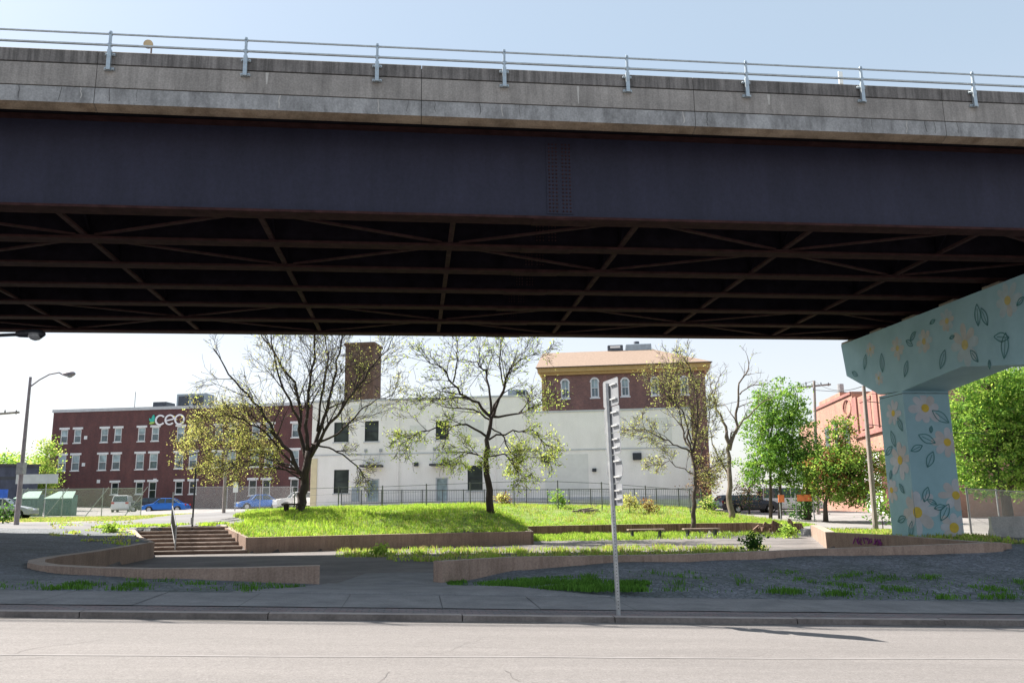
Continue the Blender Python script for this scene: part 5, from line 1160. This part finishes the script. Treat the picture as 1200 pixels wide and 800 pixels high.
# C: slim bare tree behind the bench
D = 48.2; x0 = pD(812, 619, D)[0]; base = (x0, D, gz(x0, D)-.02)
T = Tree(31, lambda q: .6 if q.z < 9 else .45, .1, ['lf_olive', 'lf_spring', 'lf_yellow'], D); T.grav = .25; T.kids = [0, 6, 5, 3]
T.limb([(812, 622), (813, 590), (814, 560), (811, 530), (806, 505)], .15, .05, 0, 2, 1)
for px, r0, dy, ns, L in (([(811, 532), (802, 512), (798, 490), (792, 465), (790, 440)], .07, 1, 14, 1.6), ([(812, 530), (818, 500), (816, 470), (812, 440), (806, 425)], .08, -.8, 15, 1.7), ([(811, 530), (795, 522), (778, 515), (762, 505), (742, 503)], .06, -.5, 12, 1.4), ([(813, 548), (824, 530), (830, 505), (832, 480)], .06, .6, 14, 1.4), ([(812, 555), (795, 548), (785, 540), (770, 545)], .04, .8, 8, 1.1), ([(813, 560), (828, 550), (838, 545)], .04, .8, 9, 1.1), ([(811, 520), (800, 480), (780, 462), (765, 450)], .05, 1.3, 12, 1.4), ([(813, 535), (822, 545), (832, 560)], .04, 0, 8, 1.0)):
    T.limb(px, r0, .015, dy, ns, L)
T.done('tree', 'slim twiggy tree with olive-brown buds rising behind the right bench', base, bark='bark')
# D: bare forked tree
D = 54.0; x0 = pD(857, 609, D)[0]; base = (x0, D, gz(x0, D)-.02)
T = Tree(41, lambda q: .12, .12, ['lf_lime', 'lf_olive'], D); T.grav = .25; T.kids = [0, 4, 3]
T.limb([(857, 612), (855, 580), (855, 552), (854, 527), (852, 505)], .22, .08, 0, 0, 1)
for px, r0, dy, ns, L in (([(854, 527), (850, 500), (841, 480), (835, 462), (833, 448)], .12, .5, 7, 1.6), ([(855, 527), (864, 500), (864, 475), (867, 450), (878, 430), (876, 418)], .12, -.5, 7, 1.5), ([(862, 508), (872, 492), (888, 475), (905, 466)], .08, .6, 6, 1.2), ([(867, 462), (880, 452), (896, 450)], .05, 0, 5, .9), ([(854, 560), (845, 540), (836, 520), (830, 495)], .08, .5, 6, 1.3), ([(854, 523), (858, 508), (862, 502)], .08, 0, 2, .8), ([(835, 465), (842, 445), (848, 435)], .04, 0, 4, .8)):
    T.limb(px, r0, .02, dy, ns, L, 2)
T.done('tree', 'bare forked tree with pale trunk at the right end of the grass mound', base, bark='barkl')
# leafy trees built from many small leaves in clumps
def leafy(name, label, base, trunks, lobes, nclump, nleaf, size, mats, seed, bark='bark', group='leafy trees beyond the plaza', cat='tree', spread=.32):
    r = random.Random(seed); rt = empty(name, base, 0, label, cat, group); w = MB()
    for pts, r0 in trunks: w.path(pts, [r0*(1-.6*i/(len(pts)-1)) for i in range(len(pts))], n=8)
    tot = sum(l[3]*l[4]*l[5] for l in lobes); L = MB()
    for (cx, cy, cz_, rx, ry, rz) in lobes:
        n = max(6, int(nclump*rx*ry*rz/tot))
        w.path([base if not trunks else trunks[0][0][-1], (cx, cy, cz_-.3*rz), (cx, cy, cz_+.4*rz)], [.07, .05, .02], n=5)
        for _ in range(n):
            u_ = Vector((r.gauss(0, 1), r.gauss(0, 1), r.gauss(0, 1))).normalized()*(r.random()**.45); c = Vector((cx+u_.x*rx, cy+u_.y*ry, cz_+u_.z*rz)); 
            if r.random() < .5: w.path([Vector((cx, cy, cz_-.2*rz)), c], [.02, .008], n=3)
            m0 = r.randrange(len(mats)); sp = spread*r.uniform(.6, 1.5)
            for _k in range(nleaf):
                p = c+Vector((r.gauss(0, sp), r.gauss(0, sp), r.gauss(0, sp*.6))); z = size*r.uniform(.6, 1.35)
                a = Vector((r.gauss(0, 1), r.gauss(0, 1), r.gauss(0, 1)+.5)).normalized(); b = rot_about(a.orthogonal().normalized(), a, r.uniform(0, 6.28)); q = a.cross(b)
                L.add([p-b*z*.5, p+q*z*.33, p+b*z*.5, p-q*z*.33], [(0, 1, 2, 3)], m0 if r.random() < .8 else r.randrange(len(mats)))
    w.build('trunk', bark, rt, smooth=True); L.build('crown', mats, rt); return rt
def lob(px, py, D, rx, rz, ry=None): p = pD(px, py, D); return (p[0], p[1], p[2], rx, ry or rx, rz)
D = 62.0; x0 = pD(908, 606, D)[0]; z0 = gz(x0, D); q1, q2 = pD(903, 560, D), pD(914, 560, D); qa, qb = pD(903, 606, D), pD(914, 606, D)
leafy('tree', 'full green maple-like tree with two thin trunks in front of the white van', (x0, D, z0), [([(qa[0], D, z0), q1, pD(900, 520, D)], .14), ([(qb[0], D, z0), q2, pD(918, 520, D)], .15)],
      [lob(893, 500, D, 1.7, 2.0), lob(900, 470, D, 1.4, 1.3), lob(925, 490, D, 1.9, 2.0), lob(935, 470, D, 1.0, 1.5), lob(905, 535, D, 2.2, 1.8), lob(930, 530, D, 2.0, 1.8), lob(885, 545, D, 1.3, 1.2), lob(915, 458, D, .9, .9), lob(948, 505, D, .9, 1.2), lob(882, 565, D, 1.0, .7), lob(925, 562, D, 1.8, .7)], 640, 24, .18, ['lf_green', 'lf_bright', 'lf_bright', 'lf_green'], 51, spread=.24)
D = 60.0; x0 = pD(968, 614, D)[0]; z0 = gz(x0, D)
leafy('tree', 'lower yellow-green tree with russet tints in front of the pink brick building', (x0, D, z0), [([(x0, D, z0), pD(967, 590, D), pD(975, 560, D)], .2)],
      [lob(970, 545, D, 2.3, 1.6), lob(1000, 550, D, 2.2, 1.7), lob(985, 515, D, 1.2, 1.5), lob(990, 500, D, .9, 1.0), lob(965, 575, D, 1.6, .8), lob(1000, 577, D, 2.2, .9), lob(1022, 540, D, 1.2, 1.2), lob(955, 560, D, 1.0, 1.2), lob(1020, 568, D, 1.3, 1.1)], 720, 24, .17, ['lf_bright', 'lf_green', 'lf_lime', 'lf_rust', 'lf_bright'], 52, spread=.25)
D = 52.0; x0 = pD(1182, 605, D)[0]; z0 = gz(x0, D)
leafy('tree', 'large full bright green tree right of the painted pier, over the maroon shed', (x0, D, z0), [([(x0, D, z0), pD(1178, 580, D), pD(1165, 545, D), pD(1168, 500, D)], .35), ([pD(1178, 580, D), pD(1195, 550, D), pD(1205, 520, D)], .2)],
      [lob(1130, 480, D, 1.9, 2.2), lob(1160, 455, D, 2.2, 2.0), lob(1195, 450, D, 2.4, 2.2), lob(1140, 530, D, 2.0, 2.2), lob(1180, 510, D, 2.6, 2.4), lob(1210, 500, D, 2.4, 2.8), lob(1150, 565, D, 1.8, 1.2), lob(1195, 560, D, 2.0, 1.4), lob(1118, 500, D, .9, 1.6), lob(1230, 550, D, 2.6, 2.4), lob(1125, 560, D, .9, .9), lob(1230, 450, D+2, 2.6, 2.2)], 1700, 26, .17, ['lf_bright', 'lf_green', 'lf_lime', 'lf_bright', 'lf_green'], 53, spread=.24)
# dark trunk with ivy, purple bush, shrubs
D = 63.0; x0 = pD(946, 607, D)[0]; z0 = gz(x0, D)
leafy('ivy_trunk', 'dark ivy-covered trunk beside the orange barricade', (x0, D, z0), [([(x0, D, z0), pD(948, 570, D), pD(945, 530, D)], .3)], [lob(938, 598, D, .9, .9), lob(948, 580, D, .7, 1.5), lob(948, 555, D, .9, 1.0), lob(942, 532, D, 1.2, 1.3)], 170, 14, .18, ['lf_dark', 'lf_dark', 'lf_green'], 54)
D = 72.0
for i, (px, py, rx, rz, mats, lb) in enumerate(((826, 565, 1.8, 1.8, ['lf_pur', 'lf_pur', 'lf_rust'], 'purple-brown twiggy shrub at the right end of the white building'), (878, 572, 1.6, 1.3, ['lf_pur', 'lf_dark'], 'dark brown shrub behind the bare forked tree'),)):
    x0 = pD(px, 600, D)[0]; z0 = gz(x0, D); leafy('shrub', lb, (x0, D, z0), [([(x0, D, z0), pD(px, py, D)], .08)], [lob(px, py, D, rx, rz), lob(px+6, py-14, D, rx*.7, rz*.8), lob(px-5, py+12, D, rx*.8, rz*.8)], 130, 10, .14, mats, 60+i, group='shrubs', cat='shrub', spread=.3)
for i, (px, py, D, h, mats, lb) in enumerate(((828, 592, 58, 1.2, ['lf_green', 'lf_yellow'], 'upright leafy sapling beside the slim twiggy tree'), (738, 588, 56, 1.3, ['lf_yellow', 'lf_olive'], 'straggly dry shrub on the mound just right of the sign post'), (760, 590, 56, .9, ['lf_rust', 'lf_olive'], 'small reddish shrub on the mound, right of the straggly one'),
    (588+0, 590, 60, .9, ['lf_yellow', 'lf_rust'], 'pale little plant on the mound just right of the leaning tree'), (654, 587, 58, 1.1, ['lf_green', 'lf_lime'], 'small green plant at a fence post behind the mound'), (4, 604, 50, 1.1, ['lf_green', 'lf_dark'], 'small dark bush by the street lamp at the left edge'), (1033, 596, 50, 2.3, ['lf_green', 'lf_bright'], 'pale green bush between the utility pole and the painted pier'),
    (882, 641, 26.5, .55, ['lf_dark', 'lf_green'], 'dark weed clump just behind the street-side wall'), (130, 619, 36.5, .35, ['lf_lime', 'lf_bright'], 'bright weed clump in the sun left of the steps'), (445, 644, 33, .35, ['lf_lime', 'lf_bright'], 'bright weed clump at the foot of the mound wall'), (921, 620, 44, .7, ['lf_lime', 'lf_bright'], 'lime weed clump at the broken end of the plank wall'))):
    x0 = pD(px, 600, D)[0]; z0 = gz(x0, D)
    if px == 882: x0, D, _ = pz(882, 645, -.03); z0 = gz(x0, D)
    leafy('shrub', lb, (x0, D, z0), [([(x0, D, z0), (x0, D, z0+h*.6)], .03)], [(x0, D, z0+h*.55, h*.45, h*.4, h*.5), (x0+h*.3, D, z0+h*.35, h*.3, h*.3, h*.3)], 46, 9, .1+.04*h, mats, 80+i, group='shrubs and weed clumps', cat='shrub', spread=.1+.08*h)
# far-left trees and hillside
D = 118.0; x0 = pD(52, 590, 100)[0]; z0 = gz(x0, 100)
leafy('tree', 'bright yellow-green tree against the left end of the dark brick building', (x0, 100, z0), [([(x0, 100, z0), pD(52, 560, 100)], .2)], [lob(50, 560, 100, 1.9, 2.6), lob(55, 530, 100, 1.4, 2.4), lob(43, 575, 100, 1.6, 1.6), lob(56, 580, 100, 1.2, 1.6)], 260, 16, .26, ['lf_lime', 'lf_bright', 'lf_yellow'], 55, spread=.4)
r = random.Random(8)
for i in range(9):
    px = -60+i*14; D = 190+r.uniform(-10, 25); x0 = pD(px, 600, D)[0]; z0 = 3; top = pD(px, 531+r.uniform(-3, 5), D)[2]
    leafy('hill_tree', 'rounded light green tree on the hazy hill beyond the blue-grey building', (x0, D, z0), [([(x0, D, z0), (x0, D, top-6)], .3)], [(x0+r.uniform(-1, 1), D, top-3.2, 3.6, 3, 3.2), (x0+r.uniform(-3, 3), D+2, top-6.5, 4.2, 3, 3.6)], 110, 12, .6, ['lf_bright', 'lf_lime', 'lf_green'], 100+i, group='trees on the far left hill', spread=.9)
# trees closing the view beyond the street on the right
for i, (px, top, D, mats, lb) in enumerate(((1095, 470, 95, ['lf_green', 'lf_bright'], 'green tree far behind the painted pier column'), (1250, 440, 80, ['lf_green', 'lf_bright'], 'green tree beyond the right edge behind the large bright one'))):
    x0 = pD(px, 600, D)[0]; z0 = gz(x0, D); t = pD(px, top, D)[2]
    leafy('tree', lb, (x0, D, z0), [([(x0, D, z0), (x0, D, t-3)], .3)], [(x0, D, t-2.5, 3, 3, 2.5), (x0+1.5, D, t-5.5, 3.5, 3, 3), (x0-2, D, t-5, 2.6, 3, 2.6)], 260, 14, .35, mats, 120+i, spread=.5)

# ------------------------------------------------------------------ grass and weeds
def blades(name, mats, seed, spots, h, w, label=None, zoff=0.0):
    r = random.Random(seed); mb = MB()
    if not spots: return
    zs = upland([(x, y) for x, y, *_ in spots])
    for (x, y, hs, m), z in zip(spots, zs):
        if inpoly(x, y, PLAZA): z = plazaz(x, y)
        z += zoff
        for _ in range(3):
            a = r.uniform(0, 6.28); hh = h*hs*r.uniform(.5, 1.3); ww = w*r.uniform(.6, 1.3); px, py = x+r.gauss(0, .06), y+r.gauss(0, .06); dx, dy = math.cos(a), math.sin(a); lx, ly = r.gauss(0, .35)*hh, r.gauss(0, .35)*hh
            mm = m if r.random() < .75 else r.randrange(len(mats))
            mb.add([(px-dx*ww, py-dy*ww, z-.02), (px+dx*ww, py+dy*ww, z-.02), (px+lx*.5+dx*ww*.6, py+ly*.5+dy*ww*.6, z+hh*.6), (px+lx, py+ly, z+hh), (px+lx*.5-dx*ww*.6, py+ly*.5-dy*ww*.6, z+hh*.6)], [(0, 1, 2, 3, 4)], mm)
    ob = mb.build(name, mats); ob['kind'] = 'stuff'; ob['label'] = label or name; ob['category'] = 'grass'; return ob
r = random.Random(77)
def hsh(x, y, s): return .5+.5*math.sin(x*1.3*s+2.1*math.sin(y*.9*s))*math.cos(y*1.1*s+1.7*math.sin(x*.7*s))
sp = []
for _ in range(80000):
    x = r.uniform(-20, 18); y = r.uniform(36.8, 66)
    if not inpoly(x, y, MOUND): continue
    if y > 55 and r.random() < .5: continue
    k = hsh(x, y, .8); dry = (y > 52 and x > -3)
    if dry and r.random() < .45: continue
    m = (2 if r.random() < .5 else 0) if dry and k > .35 else 2 if r.random() < .1 else (0 if r.random() < .35+.5*k else 1)
    sp.append((x, y, .5+1.0*k*r.random(), m))
blades('grass', ['gr1', 'gr2', 'gr3'], 1, sp, .18, .017, 'long bright green grass covering the mound above the walls')
sp = []
for _ in range(15000):
    px = r.uniform(395, 900); py = r.uniform(640, 657); x, y, _z = pz(px, py, -.03)
    if not inpoly(x, y, PLAZA): continue
    if px < 455 and py > 652: continue
    k = hsh(x*2, y*2, 1.2)
    if r.random() > .05+.6*k*k: continue
    if py < 643 and px < 700: continue
    sp.append((x, y, .4+.8*k, 0 if r.random() < .4 else (2 if r.random() < .75 else 1)))
for _ in range(9000):
    x = r.uniform(.7, 14.5); y = r.uniform(44, 50.3); k = hsh(x*1.5, y, 1.5)
    if not inpoly(x, y, PLAZA) or r.random() > (.2+.7*k)*(1 if x < 9 else .35): continue
    if abs(x-10) < 3 and y < 46.5 and r.random() < .6: continue
    sp.append((x, y, .6+.8*k, 0 if r.random() < .5 else 1))
blades('weeds', ['gr1', 'gr2', 'gr3'], 2, sp, .16, .02, 'patchy weeds and grass growing on the sunken plaza floor')
sp = []
def bankpatch(px0, px1, py0, py1, n, dens, z=.2, hs=1):
    for _ in range(n):
        px = r.uniform(px0, px1); py = r.uniform(py0, py1); x, y, _z = pz(px, py, z)
        u_, v_, _q = fr((x, y), PS)
        if v_ < 15.95 or inpoly(x, y, PLAZA) or (lo[3][0]-.6 < x < hi[0][0] and inpoly(x, y, lo+hi[::-1])): continue
        k = hsh(x*2.2, y*2.2, 1.4)
        if k < 1-dens and r.random() < .93: continue
        sp.append((x, y, hs*(.4+.9*k), 0 if r.random() < .6 else 1))
bankpatch(535, 760, 684, 703, 5000, .6, .12); bankpatch(560, 700, 680, 700, 2500, .6, .12); bankpatch(700, 930, 684, 705, 1500, .2, .0); bankpatch(900, 1210, 688, 706, 3500, .33, -.2, .9); bankpatch(0, 180, 680, 691, 1300, .35, .42); bankpatch(150, 380, 683, 694, 1200, .3, .25)
bankpatch(200, 300, 668, 676, 500, .6, .3); bankpatch(515, 545, 676, 690, 500, .8, .08)
blades('weeds', ['gr4', 'gr5'], 3, sp, .065, .011, 'dark green weeds and moss tufts on the cobbled banks in the shade')
sp = []
for _ in range(12000):
    x = r.uniform(-60, -24); y = r.uniform(53.5, 66); sp.append((x, y, .4, 2 if r.random() < .85 else 1))
for _ in range(2500):
    x = r.uniform(12, 21); y = r.uniform(27, 46)
    if inpoly(x, y, ISLE): sp.append((x, y, .6, 0 if r.random() < .5 else 2))
for _ in range(1500):
    x = r.uniform(-19, -13); y = r.uniform(38.9, 40.6)
    if hsh(x, y, 2) > .5: sp.append((x, y, .5, 0))
for _ in range(1800):
    px = r.uniform(60, 165); py = r.uniform(615, 623); x, y, _z = pz(px, py, 1.0)
    if hsh(x*2, y*2, 1) > .8 and not inpoly(x, y, PLAZA) and y < 60: sp.append((x, y, .5, 0 if r.random() < .5 else 2))
blades('grass', ['gr1', 'gr2', 'gr3'], 4, sp, .2, .03, 'thin dry grass on the far verges beside the side road and the pier')
# loose stones and logs on the mound
mb = MB()
for i in range(5):
    px = 684+r.uniform(-8, 8); x, y = pD(px, 594, 57)[0], 56+r.uniform(-1, 1); z = gz(x, y)+.1; a = r.uniform(-.6, .6); mb.tube((x-.5*math.cos(a), y-.3, z), (x+.6*math.cos(a), y+.3, z+.15*math.sin(a*3)), .06, .04, n=7)
tag(mb.build('fallen_branches', 'barkl', o=(4.8, 56, gz(4.8, 56))), 'few pale fallen branches lying on the dry grass near the sign post line', 'branches')

# ------------------------------------------------------------------ light, sky, camera
S = Vector(wo((-.80, .502, 1.0), PS)).normalized()
el = math.asin(S.z); az = math.atan2(S.x, S.y)
sun = bpy.data.lights.new('sun', 'SUN'); sun.energy = 5.0; sun.angle = R(.53); sun.color = (1.0, .94, .86)
so = bpy.data.objects.new('sun', sun); COL.objects.link(so); so.rotation_euler = S.to_track_quat('Z', 'Y').to_euler()
w = bpy.data.worlds.new('World'); sc.world = w; w.use_nodes = True; nt = w.node_tree
sky = nt.nodes.new('ShaderNodeTexSky'); sky.sky_type = 'NISHITA'; sky.sun_disc = False; sky.sun_elevation = el; sky.sun_rotation = az
sky.air_density = 1.0; sky.dust_density = 1.8; sky.ozone_density = 1.2
veil = nt.nodes.new('ShaderNodeMix'); veil.data_type = 'RGBA'; veil.inputs[0].default_value = .6      # thin high veil of cloud, evenly pale
nt.links.new(sky.outputs[0], veil.inputs[6])
tcw = nt.nodes.new('ShaderNodeTexCoord'); spw = nt.nodes.new('ShaderNodeSeparateXYZ'); nt.links.new(tcw.outputs['Generated'], spw.inputs[0])
rw = nt.nodes.new('ShaderNodeMapRange'); rw.inputs[1].default_value = .08; rw.inputs[2].default_value = .48; rw.interpolation_type = 'SMOOTHSTEP'; nt.links.new(spw.outputs[2], rw.inputs[0])
hz = nt.nodes.new('ShaderNodeMix'); hz.data_type = 'RGBA'; hz.inputs[6].default_value = (5.6, 5.5, 5.5, 1); hz.inputs[7].default_value = (3.5, 4.2, 4.75, 1)     # milky horizon
nt.links.new(rw.outputs[0], hz.inputs[0]); nt.links.new(hz.outputs[2], veil.inputs[7])
nt.links.new(veil.outputs[2], nt.nodes['Background'].inputs[0]); nt.nodes['Background'].inputs[1].default_value = .075
cam = bpy.data.cameras.new('camera'); co = bpy.data.objects.new('camera', cam); COL.objects.link(co); sc.camera = co
cam.sensor_width = 36; cam.lens = 30.0; cam.clip_start = .1; cam.clip_end = 3000
co.matrix_world = Matrix.Translation((0, 0, H)) @ Matrix.Rotation(math.pi/2+TH, 4, 'X') @ Matrix.Rotation(-RO, 4, 'Z')
sc.view_settings.view_transform = 'Standard'; sc.view_settings.look = 'None'; sc.view_settings.exposure = 1.4; sc.view_settings.gamma = 1
sc.view_settings.use_curve_mapping = False
for ob in bpy.data.objects:
    for k in ('_ox', '_oy', '_oz'):
        if k in ob: del ob[k]
